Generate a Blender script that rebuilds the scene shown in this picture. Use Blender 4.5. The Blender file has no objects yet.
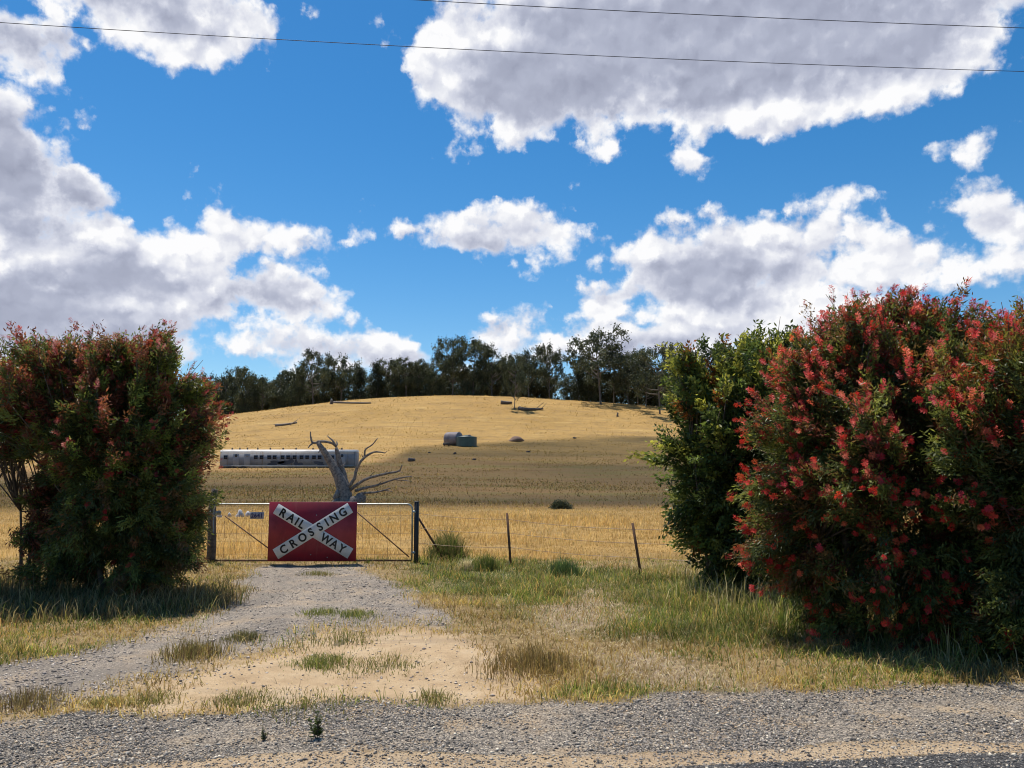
import bpy, math, random
import numpy as np
from mathutils import Vector, Matrix
R = math.radians
random.seed(7)
rng = np.random.default_rng(7)
scn = bpy.context.scene
col = scn.collection

# ------------------------------------------------------------------ camera
F = 800.0                      # focal length in photo pixels
CAMH = 1.6
PITCH = math.atan(90.6 / F)
cd = bpy.data.cameras.new("camera"); cam = bpy.data.objects.new("camera", cd); col.objects.link(cam)
cam.location = (0, 0, CAMH); cam.rotation_euler = (R(90) + PITCH, 0, 0)
cd.sensor_width = 36; cd.lens = F / 1024 * 36; cd.clip_start = 0.05; cd.clip_end = 20000
scn.camera = cam
scn.view_settings.view_transform = 'Standard'; scn.view_settings.look = 'None'
scn.view_settings.gamma = 1; scn.view_settings.exposure = 0.35
scn.view_settings.use_curve_mapping = False
scn.cycles.filter_width = 1.05; scn.cycles.max_bounces = 6; scn.cycles.transparent_max_bounces = 8

def ray(px, py):
    v = -(py - 384) / F
    c, s = math.cos(PITCH), math.sin(PITCH)
    return np.array([(px - 512) / F, c - v * s, s + v * c])
def at(px, py, Y):
    "world point seen at a photo pixel, Y metres ahead"
    d = ray(px, py); t = Y / d[1]
    return np.array([d[0] * t, Y, CAMH + d[2] * t])
def flat(px, py):
    "point of the level verge seen at a photo pixel"
    d = ray(px, py); t = -CAMH / d[2]
    return np.array([d[0] * t, d[1] * t])

# ------------------------------------------------------------------ sun and sky
SUN = np.array([-0.22, 0.30, 0.93]); SUN = SUN / np.linalg.norm(SUN)
SEL = math.asin(SUN[2]); SAZ = math.atan2(SUN[0], SUN[1])
sl = bpy.data.lights.new("sun", 'SUN'); sl.energy = 5.0; sl.angle = R(0.53); sl.color = (1.0, 0.94, 0.84)
so = bpy.data.objects.new("sun", sl); col.objects.link(so)
so.rotation_euler = Vector(-SUN).to_track_quat('-Z', 'Y').to_euler()

world = bpy.data.worlds.new("World"); scn.world = world; world.use_nodes = True
class NT:
    "small helper that writes shader maths"
    def __init__(s, tree): s.t = tree; s.n = tree.nodes; s.l = tree.links
    def node(s, typ, **kw):
        n = s.n.new(typ)
        for k, v in kw.items(): setattr(n, k, v)
        return n
    def put(s, sock, v):
        if isinstance(v, bpy.types.NodeSocket): s.l.new(v, sock)
        elif isinstance(v, (tuple, list)) and len(v) == 3 and sock.type == 'RGBA': sock.default_value = (*v, 1)
        else: sock.default_value = v
    def m(s, op, a, b=None, c=None, clamp=False):
        n = s.node('ShaderNodeMath', operation=op, use_clamp=clamp)
        s.put(n.inputs[0], a)
        if b is not None: s.put(n.inputs[1], b)
        if c is not None: s.put(n.inputs[2], c)
        return n.outputs[0]
    def v(s, op, a, b=None):
        n = s.node('ShaderNodeVectorMath', operation=op)
        s.put(n.inputs[0], a)
        if b is not None: s.put(n.inputs[1], b)
        return n.outputs['Value'] if op in ('LENGTH', 'DOT_PRODUCT', 'DISTANCE') else n.outputs[0]
    def smooth(s, x, lo, hi, a=0.0, b=1.0):
        n = s.node('ShaderNodeMapRange', interpolation_type='SMOOTHSTEP')
        s.put(n.inputs[0], x); s.put(n.inputs[1], lo); s.put(n.inputs[2], hi); s.put(n.inputs[3], a); s.put(n.inputs[4], b)
        return n.outputs[0]
    def mix(s, f, a, b, blend='MIX'):
        n = s.node('ShaderNodeMix', data_type='RGBA', blend_type=blend)
        s.put(n.inputs[0], f); s.put(n.inputs[6], a); s.put(n.inputs[7], b)
        return n.outputs[2]
    def noise(s, vec, scale, detail=4, rough=0.55, dim='3D'):
        n = s.node('ShaderNodeTexNoise', noise_dimensions=dim)
        s.put(n.inputs['Vector'], vec); s.put(n.inputs['Scale'], scale); s.put(n.inputs['Detail'], detail); s.put(n.inputs['Roughness'], rough)
        return n.outputs[0]
    def vor(s, vec, scale, detail=0, rough=0.5, feature='F1', dim='3D', out='Distance'):
        n = s.node('ShaderNodeTexVoronoi', voronoi_dimensions=dim, feature=feature)
        s.put(n.inputs['Vector'], vec); s.put(n.inputs['Scale'], scale)
        if 'Detail' in n.inputs: s.put(n.inputs['Detail'], detail); s.put(n.inputs['Roughness'], rough)
        return n.outputs[out]
    def ramp(s, f, stops):
        n = s.node('ShaderNodeValToRGB'); s.put(n.inputs[0], f); e = n.color_ramp.elements
        while len(e) < len(stops): e.new(0.5)
        for k, (p, c) in enumerate(stops): e[k].position = p; e[k].color = (*c, 1)
        return n.outputs[0]
    def attr(s, name, out='Fac'):
        n = s.node('ShaderNodeAttribute', attribute_name=name); return n.outputs[out]

def build_sky():
    w = NT(world.node_tree); w.n.clear()
    out = w.node('ShaderNodeOutputWorld'); bg = w.node('ShaderNodeBackground')
    w.l.new(bg.outputs[0], out.inputs[0]); bg.inputs[1].default_value = 0.1
    sky = w.node('ShaderNodeTexSky', sky_type='NISHITA', sun_disc=False, sun_elevation=SEL, sun_rotation=SAZ)
    sky.air_density = 1.0; sky.dust_density = 0.25; sky.ozone_density = 2.5; sky.altitude = 300
    hs = w.node('ShaderNodeHueSaturation'); w.l.new(sky.outputs[0], hs.inputs['Color'])
    hs.inputs['Hue'].default_value = 0.497; hs.inputs['Saturation'].default_value = 1.38; hs.inputs['Value'].default_value = SKYV
    skyc = hs.outputs[0]
    tc = w.node('ShaderNodeTexCoord')
    sx = w.node('ShaderNodeSeparateXYZ'); w.l.new(tc.outputs['Generated'], sx.inputs[0])
    x, y, z = sx.outputs
    az = w.m('ARCTAN2', x, y); el = w.m('ARCSINE', z)
    def uv(a, e):
        c = w.node('ShaderNodeCombineXYZ'); w.put(c.inputs[0], a); w.put(c.inputs[1], e); return c.outputs[0]
    P = uv(az, el)
    # billowing displacement of the outlines
    wob = w.node('ShaderNodeTexNoise', noise_dimensions='2D'); w.l.new(P, wob.inputs['Vector'])
    wob.inputs['Scale'].default_value = 11; wob.inputs['Detail'].default_value = 5; wob.inputs['Roughness'].default_value = 0.6
    wv = w.v('MULTIPLY', w.v('SUBTRACT', wob.outputs['Color'], (0.5, 0.5, 0.5)), (0.10, 0.06, 0))
    Q = w.v('ADD', P, wv)
    def fld(lst, q):
        acc = None
        for (px, py, rx, ry) in lst:
            d = ray(px, py); d = d / np.linalg.norm(d)
            a0, e0 = math.atan2(d[0], d[1]), math.asin(d[2])
            ra, re = rx / F, ry / F
            t = w.v('LENGTH', w.v('MULTIPLY', w.v('SUBTRACT', q, (a0, e0, 0)), (1 / ra, 1 / re, 0)))
            f = w.m('MULTIPLY_ADD', t, -min(ra, re), min(ra, re))
            acc = f if acc is None else w.m('MAXIMUM', acc, f)
        return acc
    clouds = [(8,34,56,34),(185,12,88,46),(110,0,70,22),(225,18,38,34),
              (-6,162,76,58),(45,196,50,24),(95,268,190,54),(235,245,92,28),(265,288,80,36),(30,312,150,60),(110,345,90,32),(-60,260,120,70),
              (335,352,100,26),(375,343,66,20),(285,346,52,17),(395,362,66,24),(330,366,90,22),
              (525,228,52,28),(436,242,56,15),(490,243,78,22),
              (650,40,255,92),(515,62,128,74),(790,55,215,74),(900,18,220,42),(805,105,84,26),(505,108,66,34),(625,108,120,30),(740,-40,330,80),
              (695,272,106,50),(800,266,90,44),(890,262,72,32),(745,312,140,45),(612,298,52,28),(556,336,84,26),(665,340,125,34),(830,312,84,42),
              (692,157,30,12),(917,155,36,12),(832,204,20,9),(870,192,13,7),(880,222,7,7),(910,97,11,6),(934,97,6,5),(927,224,7,9),
              (1005,222,40,28),(962,215,24,11),(988,262,36,14),(490,333,26,13),(446,337,17,8),(1000,338,60,12),(195,207,7,10),(232,327,17,5),(725,130,24,9),
              # sky outside the picture, to the sides and overhead
              (-420,120,180,90),(-700,250,220,70),(1300,200,200,60),(1600,60,260,110),(-1100,150,300,120),(2000,220,260,80)]
    greys = [(15,178,62,52),(20,222,60,22),(175,292,150,24),(40,300,130,26),(60,345,120,20),(705,45,235,58),(560,78,120,52),(820,50,150,34),(690,280,92,26),(700,345,120,16),
             (490,248,58,12),(185,18,70,22),(20,40,50,26),(370,362,90,14),(950,20,140,30),(1010,235,22,12)]
    d = fld(clouds, Q)
    fw = w.node('ShaderNodeTexNoise', noise_dimensions='2D'); w.l.new(P, fw.inputs['Vector']); fw.inputs['Scale'].default_value = 42; fw.inputs['Detail'].default_value = 6; fw.inputs['Roughness'].default_value = 0.62
    fwv = w.v('MULTIPLY', w.v('SUBTRACT', fw.outputs['Color'], (0.5, 0.5, 0.5)), (0.030, 0.022, 0))
    PB = w.v('MULTIPLY', w.v('ADD', P, fwv), (1, 1.25, 1))
    SH = uv(-0.006, 0.014)
    def puffs(p):
        s1 = w.vor(p, 13, dim='2D', feature='SMOOTH_F1'); s2 = w.vor(p, 31, dim='2D', feature='SMOOTH_F1'); s3 = w.vor(p, 72, dim='2D', feature='SMOOTH_F1')
        return s1, s2, s3
    p1, p2, p3 = puffs(PB); q1, q2, q3 = puffs(w.v('ADD', PB, SH))
    n1 = w.noise(w.v('MULTIPLY', P, (1, 1.6, 1)), 9, detail=4, rough=0.55, dim='2D'); n2 = w.noise(P, 95, detail=5, rough=0.6, dim='2D')
    lumpy = w.m('ADD', w.m('MULTIPLY', w.m('SUBTRACT', 0.46, p1), 0.050), w.m('ADD', w.m('MULTIPLY', w.m('SUBTRACT', 0.46, p2), 0.026), w.m('MULTIPLY', w.m('SUBTRACT', 0.46, p3), 0.012)))
    d2 = w.m('ADD', w.m('ADD', w.m('SUBTRACT', d, 0.0125), lumpy), w.m('ADD', w.m('MULTIPLY', w.m('SUBTRACT', n1, 0.42), 0.022), w.m('MULTIPLY', w.m('SUBTRACT', n2, 0.5), 0.016)))
    alpha = w.smooth(d2, -0.006, 0.016)
    # self-shading of the clouds: thick middle and flat base are grey, sunlit rims and billows are white
    g = fld(greys, Q)
    g2 = w.m('ADD', g, w.m('ADD', w.m('MULTIPLY', w.m('SUBTRACT', n1, 0.5), 0.06), w.m('MULTIPLY', lumpy, -0.5)))
    grey = w.m('MULTIPLY', w.smooth(g2, -0.030, 0.024), w.smooth(d2, 0.000, 0.034))
    relief = w.m('ADD', w.m('MULTIPLY', w.m('SUBTRACT', q1, p1), 0.95), w.m('ADD', w.m('MULTIPLY', w.m('SUBTRACT', q2, p2), 0.55), w.m('MULTIPLY', w.m('SUBTRACT', q3, p3), 0.20)))
    tone = w.m('ADD', w.m('MULTIPLY', grey, -0.68), w.m('ADD', 0.92, w.m('MULTIPLY', relief, w.m('MULTIPLY_ADD', grey, -0.5, 1.0))), clamp=True)
    cc = w.ramp(tone, [(0.0, (2.5, 2.7, 3.55)), (0.3, (3.5, 3.75, 4.7)), (0.62, (5.2, 5.4, 6.2)), (0.86, (6.7, 6.8, 7.2)), (1.0, (7.7, 7.7, 7.8))])
    # ramp colours clamp at display; scale explicitly
    fin = w.mix(alpha, skyc, cc)
    w.l.new(fin, bg.inputs[0])
SKYV = 0.98
build_sky()
world.cycles.sampling_method = 'MANUAL'; world.cycles.sample_map_resolution = 512

# ------------------------------------------------------------------ mesh helpers
def tag(o, label=None, cat=None, group=None, kind=None):
    if label: o['label'] = label
    if cat: o['category'] = cat
    if group: o['group'] = group
    if kind: o['kind'] = kind
    return o
def empty(name, loc, label, cat, group=None, rz=0):
    o = bpy.data.objects.new(name, None); col.objects.link(o); o.empty_display_size = 0.2
    o.location = [float(c) for c in loc]; o.rotation_euler = (0, 0, rz)
    return tag(o, label, cat, group)
def bulk(name, V, faces, mat, parent=None, colr=None, smooth=False, attrs=None, local=None):
    "one mesh object from arrays; faces = list of (n,k) index arrays; world coordinates made local to parent when local is given"
    V = np.asarray(V, dtype=np.float64)
    if local is not None: V = V - np.asarray(local)
    me = bpy.data.meshes.new(name)
    me.vertices.add(len(V)); me.vertices.foreach_set('co', V.astype(np.float32).ravel())
    tot = np.concatenate([np.full(len(f), f.shape[1]) for f in faces]).astype(np.int32)
    idx = np.concatenate([f.ravel() for f in faces]).astype(np.int32)
    me.loops.add(len(idx)); me.loops.foreach_set('vertex_index', idx)
    me.polygons.add(len(tot)); st = np.concatenate([[0], np.cumsum(tot)[:-1]]).astype(np.int32)
    me.polygons.foreach_set('loop_start', st); me.polygons.foreach_set('loop_total', tot)
    if smooth: me.polygons.foreach_set('use_smooth', np.ones(len(tot), dtype=bool))
    me.update(calc_edges=True)
    if colr is not None:
        a = me.attributes.new('col', 'FLOAT_COLOR', 'POINT')
        c4 = np.ones((len(V), 4), dtype=np.float32); c4[:, :3] = colr
        a.data.foreach_set('color', c4.ravel())
    for k, arr in (attrs or {}).items():
        a = me.attributes.new(k, 'FLOAT', 'POINT'); a.data.foreach_set('value', np.asarray(arr, dtype=np.float32))
    me.materials.append(mat)
    o = bpy.data.objects.new(name, me); col.objects.link(o)
    if parent is not None: o.parent = parent
    return o
class MB:
    "collects simple solids into one mesh"
    def __init__(s): s.V = []; s.F = {3: [], 4: []}; s.n = 0
    def add(s, V, faces):
        V = np.asarray(V, float)
        for f in faces: s.F[len(f)].append([i + s.n for i in f])
        s.V.append(V); s.n += len(V)
    def box(s, c, h, M=None, bev=0.0):
        c = np.asarray(c, float); hx, hy, hz = h
        b = min(bev, hx * .9, hy * .9, hz * .9)
        if b <= 0:
            P = np.array([[x, y, z] for x in (-hx, hx) for y in (-hy, hy) for z in (-hz, hz)])
            fs = [(0,1,3,2),(4,6,7,5),(0,4,5,1),(2,3,7,6),(0,2,6,4),(1,5,7,3)]
        else:
            L = []
            for z, i in ((-hz, b), (-hz + b, 0), (hz - b, 0), (hz, b)):
                X, Y = hx - i, hy - i
                L += [(-X + b, -Y, z), (X - b, -Y, z), (X, -Y + b, z), (X, Y - b, z), (X - b, Y, z), (-X + b, Y, z), (-X, Y - b, z), (-X, -Y + b, z)]
            P = np.array(L); fs = []
            for k in range(3):
                for j in range(8):
                    fs.append((k*8+j, k*8+(j+1) % 8, k*8+8+(j+1) % 8, k*8+8+j))
            for base, rev in ((0, True), (24, False)):
                q = [(0,1,2,3),(0,3,4,7),(4,5,6,7)]
                for f in q: fs.append(tuple(base + i for i in (f[::-1] if rev else f)))
        if M is not None: P = P @ np.asarray(M).T
        s.add(P + c, fs)
    def tube(s, pts, rad, seg=8, cap=True, wob=0.0):
        pts = np.asarray(pts, float); n = len(pts)
        rad = np.full(n, rad, float) if np.isscalar(rad) else np.asarray(rad, float)
        T = np.gradient(pts, axis=0) if n > 2 else np.repeat([pts[-1] - pts[0]], 2, 0)
        T = T / (np.linalg.norm(T, axis=1, keepdims=True) + 1e-12)
        u = np.array([0, 0, 1.0]) if abs(T[0][2]) < .9 else np.array([1.0, 0, 0])
        V = []
        for i in range(n):
            u = u - T[i] * (u @ T[i]); u = u / np.linalg.norm(u); w_ = np.cross(T[i], u)
            for k in range(seg):
                a = 2 * math.pi * k / seg
                r = rad[i] * (1 + (wob * (random.random() - .5) if wob else 0))
                V.append(pts[i] + r * (math.cos(a) * u + math.sin(a) * w_))
        fs = [(i*seg+k, i*seg+(k+1) % seg, (i+1)*seg+(k+1) % seg, (i+1)*seg+k) for i in range(n-1) for k in range(seg)]
        if cap:
            V.append(pts[0]); V.append(pts[-1]); a, b = n*seg, n*seg+1
            fs += [(a, (k+1) % seg, k) for k in range(seg)] + [(b, (n-1)*seg+k, (n-1)*seg+(k+1) % seg) for k in range(seg)]
        s.add(V, fs)
    def build(s, name, mat, parent=None, smooth=False, local=None, colr=None):
        fs = [np.array(v) for v in s.F.values() if v]
        return bulk(name, np.concatenate(s.V), fs, mat, parent, colr, smooth, None, local)
def spline(pts, n=12):
    "smooth path through points"
    P = np.asarray(pts, float); k = len(P)
    if k < 3: return np.array([P[0] + (P[-1] - P[0]) * t for t in np.linspace(0, 1, n)])
    Q = np.vstack([2*P[0]-P[1], P, 2*P[-1]-P[-2]]); out = []
    for t in np.linspace(0, k - 1 - 1e-9, n):
        i = int(t); f = t - i; a, b, c, d = Q[i:i+4]
        out.append(.5*((2*b)+(-a+c)*f+(2*a-5*b+4*c-d)*f*f+(-a+3*b-3*c+d)*f**3))
    return np.array(out)
# smooth value noise in numpy
_perm = rng.random((256, 256))
def vnoise(x, y, s):
    x = np.asarray(x) * s + 1000.3; y = np.asarray(y) * s + 1000.7
    i, j = np.floor(x).astype(int), np.floor(y).astype(int); fx, fy = x - i, y - j
    fx = fx*fx*(3-2*fx); fy = fy*fy*(3-2*fy)
    g = lambda a, b: _perm[a % 256, b % 256]
    return (g(i,j)*(1-fx)+g(i+1,j)*fx)*(1-fy)+(g(i,j+1)*(1-fx)+g(i+1,j+1)*fx)*fy
def fbm(x, y, s, o=4):
    return sum(vnoise(x, y, s * 2.03**k) * .5**k for k in range(o)) / sum(.5**k for k in range(o))
def unit(v): return v / (np.linalg.norm(v, axis=-1, keepdims=True) + 1e-12)

# ------------------------------------------------------------------ materials
def mat(name):
    m = bpy.data.materials.new(name); m.use_nodes = True; t = NT(m.node_tree)
    b = m.node_tree.nodes['Principled BSDF']; return m, t, b
def plain(name, c, rough=0.6, metal=0.0, var=0.15, scale=6.0, c2=None, bump=0.0, coord='Object'):
    m, t, b = mat(name)
    tc = t.node('ShaderNodeTexCoord').outputs[coord]
    n = t.noise(tc, scale, 6, 0.62)
    c2 = c2 or tuple(x * (1 - var * 2) for x in c)
    t.put(b.inputs['Base Color'], t.mix(t.smooth(n, 0.35, 0.68), c, c2))
    b.inputs['Roughness'].default_value = rough; b.inputs['Metallic'].default_value = metal
    if bump:
        bp = t.node('ShaderNodeBump'); bp.inputs['Strength'].default_value = bump; bp.inputs['Distance'].default_value = 0.02
        t.l.new(t.noise(tc, scale * 3, 6, .65), bp.inputs['Height']); t.l.new(bp.outputs[0], b.inputs['Normal'])
    return m
def leafy(name, trans=0.35, rough=0.5, gain=1.0, tint=(1, 1, 1)):
    "colour per leaf or blade from the mesh, thin enough to let sun through"
    m, t, b = mat(name); c = t.attr('col', 'Color')
    t.put(b.inputs['Base Color'], c); b.inputs['Roughness'].default_value = rough
    b.inputs['Specular IOR Level'].default_value = 0.25
    tr = t.node('ShaderNodeBsdfTranslucent')
    t.put(tr.inputs[0], t.mix(1.0, c, (1.5*tint[0], 1.5*tint[1], 1.1*tint[2]), 'MULTIPLY'))
    mx = t.node('ShaderNodeMixShader'); mx.inputs[0].default_value = trans
    out = m.node_tree.nodes['Material Output']
    t.l.new(b.outputs[0], mx.inputs[1]); t.l.new(tr.outputs[0], mx.inputs[2]); t.l.new(mx.outputs[0], out.inputs[0])
    return m
M = {}
M['grass'] = leafy('grass_blades', 0.4, 0.6)
M['leaf'] = leafy('bush_leaves', 0.38, 0.42)
M['gum'] = leafy('gum_leaves', 0.15, 0.5)
M['petal'] = leafy('bottlebrush_flowers', 0.3, 0.6)
M['stone'] = None
M['bark'] = plain('brown_bark', (0.16, 0.11, 0.075), 0.85, 0, .25, 14, bump=.5)
M['gumbark'] = plain('pale_gum_bark', (0.17, 0.145, 0.125), 0.85, 0, .3, 3, c2=(0.08, 0.065, 0.055))
M['dead'] = plain('weathered_wood', (0.31, 0.255, 0.21), 0.85, 0, .2, 9, c2=(0.10, 0.08, 0.07), bump=.8)
M['log'] = plain('old_log', (0.16, 0.13, 0.11), 0.9, 0, .2, 2, c2=(0.07, 0.055, 0.05))
M['galv'] = plain('galvanised_tube', (0.42, 0.44, 0.43), 0.42, 0.7, .12, 9, c2=(0.28, 0.29, 0.27))
M['rust'] = plain('rusty_steel', (0.16, 0.075, 0.04), 0.75, 0.2, .2, 16, c2=(0.08, 0.045, 0.03))
M['wire'] = plain('old_wire', (0.30, 0.24, 0.18), 0.6, 0.5, .2, 9, c2=(0.20, 0.11, 0.06))
M['black'] = plain('black_steel', (0.022, 0.022, 0.025), 0.5, 0.1, .2, 8)
M['wood'] = plain('grey_post_wood', (0.13, 0.105, 0.09), 0.9, 0, .3, 12, bump=.5)
M['red'] = plain('faded_red_paint', (0.30, 0.014, 0.030), 0.42, 0, .08, 5, c2=(0.22, 0.010, 0.022))
def worn_red():
    m, t, b = mat('worn_red_paint'); tc = t.node('ShaderNodeTexCoord').outputs['Object']
    n = t.noise(tc, 3.2, 7, .62); c = t.mix(t.smooth(n, .35, .68), (.32, .017, .034), (.21, .012, .024))
    st = t.noise(t.v('MULTIPLY', tc, (9, 1, .8)), 2.0, 6, .65); c = t.mix(t.m('MULTIPLY', t.smooth(st, .56, .72), .5), c, (.36, .07, .075))
    sp = t.noise(tc, 26, 5, .7); c = t.mix(t.smooth(sp, .69, .74), c, (.30, .20, .17))
    t.put(b.inputs['Base Color'], c); t.put(b.inputs['Roughness'], t.smooth(n, .3, .7, .35, .6)); return m
M['red'] = worn_red()
M['white'] = plain('reflective_white', (0.72, 0.72, 0.70), 0.35, 0, .08, 7, c2=(0.60, 0.60, 0.57))
M['ink'] = plain('black_lettering', (0.012, 0.013, 0.016), 0.4, 0, .1, 5)
M['blueink'] = plain('blue_lettering', (0.05, 0.05, 0.16), 0.4, 0, .1, 5)
M['plate'] = plain('dull_plate', (.42, .41, .44), .6, 0, .15, 8)
M['cable'] = plain('dark_cable', (0.10, 0.10, 0.11), 0.5, 0.3, .1, 2)

# ------------------------------------------------------------------ terrain
def pchip(xs, ys, q):
    xs = np.asarray(xs, float); ys = np.asarray(ys, float); h = np.diff(xs); dl = np.diff(ys)/h
    m = np.zeros(len(xs)); m[0], m[-1] = dl[0], dl[-1]
    for i in range(1, len(xs)-1):
        m[i] = 0 if dl[i-1]*dl[i] <= 0 else 2*dl[i-1]*dl[i]/(dl[i-1]+dl[i])
    q = np.clip(q, xs[0], xs[-1]); i = np.clip(np.searchsorted(xs, q)-1, 0, len(xs)-2)
    t = (q-xs[i])/h[i]
    return ((1+2*t)*(1-t)**2*ys[i]+t*(1-t)**2*h[i]*m[i]+t*t*(3-2*t)*ys[i+1]+t*t*(t-1)*h[i]*m[i+1])
PX = [-4000, 0, 22, 40, 70, 100, 119, 150, 180, 215, 245, 262, 276, 290, 330, 420, 700, 5000]
PZ = [0, 0, 0, 0, .45, 1.7, 2.9, 5.2, 8.1, 14.8, 22.9, 26.6, 28.7, 28.4, 24, 12, 0, 0]
def H(x, y):
    x = np.asarray(x, float); y = np.asarray(y, float)
    h = pchip(PX, PZ, y) * np.exp(-((x + 20) / np.where(x > -20, 185.0, 150.0))**2)
    far = np.clip((y - 20) / 60, 0, 1)
    h = h + far * ((fbm(x, y, 0.03, 3) - .5) * 1.0)
    near = np.exp(-((y - 10) / 8)**2)
    h = h + near * ((fbm(x, y, .55, 3) - .5) * .10)
    return h
def ground(px, py, y0=4.0, y1=600.0):
    "first point of the terrain seen at a photo pixel"
    d = ray(px, py); ys = np.geomspace(y0, y1, 4000); t = ys / d[1]
    hit = np.nonzero(CAMH + d[2]*t <= H(d[0]*t, ys))[0]
    k = hit[0] if len(hit) else int(np.argmin(np.where(ys < 285, CAMH + d[2]*t - H(d[0]*t, ys), 1e9)))
    x, y = d[0]*t[k], ys[k]
    return np.array([x, y, float(H(x, y))])

def poly_sd(px_poly, X, Y):
    "signed distance (inside > 0) to an outline given by photo pixels on the level verge"
    P = np.array([flat(*p) for p in px_poly]); n = len(P); best = np.full(X.shape, 1e9); ins = np.zeros(X.shape, bool)
    for i in range(n):
        a, b = P[i], P[(i+1) % n]; e = b - a
        t = np.clip(((X-a[0])*e[0]+(Y-a[1])*e[1])/(e@e), 0, 1)
        best = np.minimum(best, np.hypot(X-a[0]-t*e[0], Y-a[1]-t*e[1]))
        c = ((a[1] > Y) != (b[1] > Y)) & (X < (b[0]-a[0])*(Y-a[1])/(b[1]-a[1]+1e-12)+a[0]); ins ^= c
    return np.where(ins, best, -best)
def line_y(p, q, X):
    a, b = flat(*p), flat(*q); return a[1] + (X-a[0])*(b[1]-a[1])/(b[0]-a[0])
DRIVE = [(255,565),(372,565),(398,588),(438,612),(478,634),(450,634),(330,640),(250,656),(222,674),(150,692),(60,712),(-60,722),(-60,668),(60,657),(120,641),(170,629),(215,613),(238,592)]
SAND = [(235,650),(330,632),(430,626),(490,640),(540,676),(560,708),(430,718),(250,724),(100,730),(-100,740),(-100,716),(90,704),(180,672)]
GREEN_A = [(395,560),(480,556),(640,574),(730,590),(870,630),(800,642),(640,640),(560,632),(470,600),(420,590)]
GREEN_B = [(-60,664),(60,650),(120,640),(175,630),(140,645),(80,664),(0,676),(-60,680)]
GREEN_C = [(545,690),(600,684),(740,690),(740,702),(600,698),(545,698)]
BARE_A = [(520,610),(600,585),(640,605),(600,635),(540,640)]
BARE_B = [(560,650),(640,640),(700,668),(760,690),(640,690),(580,675)]
def zones(X, Y):
    n = (fbm(X, Y, 1.1, 4) - .5); nf = (fbm(X, Y, 6.0, 3) - .5)
    wob = n * 1.2 + nf * .25
    sh_top = line_y((0, 714), (1024, 686), X) + wob * .35
    sh_bot = line_y((0, 764), (1024, 741), X) + wob * .18
    st_bot = line_y((0, 788), (1024, 754), X) + wob * .10
    z = {}
    sm = lambda d, w_: np.clip(d / w_ + .5, 0, 1)
    z['asphalt'] = sm(st_bot - Y, .10)
    z['strip'] = sm(sh_bot - Y, .12) * (1 - z['asphalt'])
    z['shoulder'] = sm(sh_top - Y, .25) * sm(Y - sh_bot, .12)
    off = 1 - sm(sh_top - Y, .2)
    z['sand'] = sm(poly_sd(SAND, X, Y) + wob * .9, .9) * off
    z['drive'] = sm(poly_sd(DRIVE, X, Y) + wob * .7, .5) * off * (1 - z['sand'])
    z['bare'] = np.maximum(sm(poly_sd(BARE_A, X, Y) + wob * .8, .5), sm(poly_sd(BARE_B, X, Y) + wob * .8, .5)) * .8 * off
    z['turf'] = off * (1 - z['sand']) * (1 - z['drive']) * (1 - z['bare'] * .75)
    g = np.maximum.reduce([sm(poly_sd(GREEN_A, X, Y) + wob * 1.1, .9), sm(poly_sd(GREEN_B, X, Y) + wob * .5, .4), sm(poly_sd(GREEN_C, X, Y) + wob * .4, .3)])
    z['green'] = g * z['turf']
    return z

def axis(lo, near_lo, near_hi, hi, step, grow):
    c = list(np.arange(near_lo, near_hi, step)); s = step; a = c[-1]
    while a < hi: s *= grow; a += s; c.append(a)
    s = step; a = c[0]; pre = []
    while a > lo: s *= grow * 1.05; a -= s; pre.append(a)
    return np.array(pre[::-1] + c)
gx = axis(-4000, -9.5, 9.5, 4000, .055, 1.035); gy = axis(-4000, 3.8, 18, 4500, .055, 1.025)
GX, GY = np.meshgrid(gx, gy); nx, ny = len(gx), len(gy)
Xf, Yf = GX.ravel(), GY.ravel()
zn = zones(Xf, Yf)
Zf = H(Xf, Yf) + zn['turf'] * (fbm(Xf, Yf, 3.0, 3) - .4) * .07 * (Yf < 40) - zn['drive'] * .02 - zn['asphalt'] * 0.0 + zn['asphalt'] * .02
Zf = Zf + (zn['shoulder'] + zn['sand'] + zn['drive']) * (fbm(Xf, Yf, 2.2, 4) - .5) * .05
ii = (np.arange(ny-1)[:, None]*nx + np.arange(nx-1)[None, :]).ravel()
quads = np.stack([ii, ii+1, ii+nx+1, ii+nx], 1)

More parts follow.
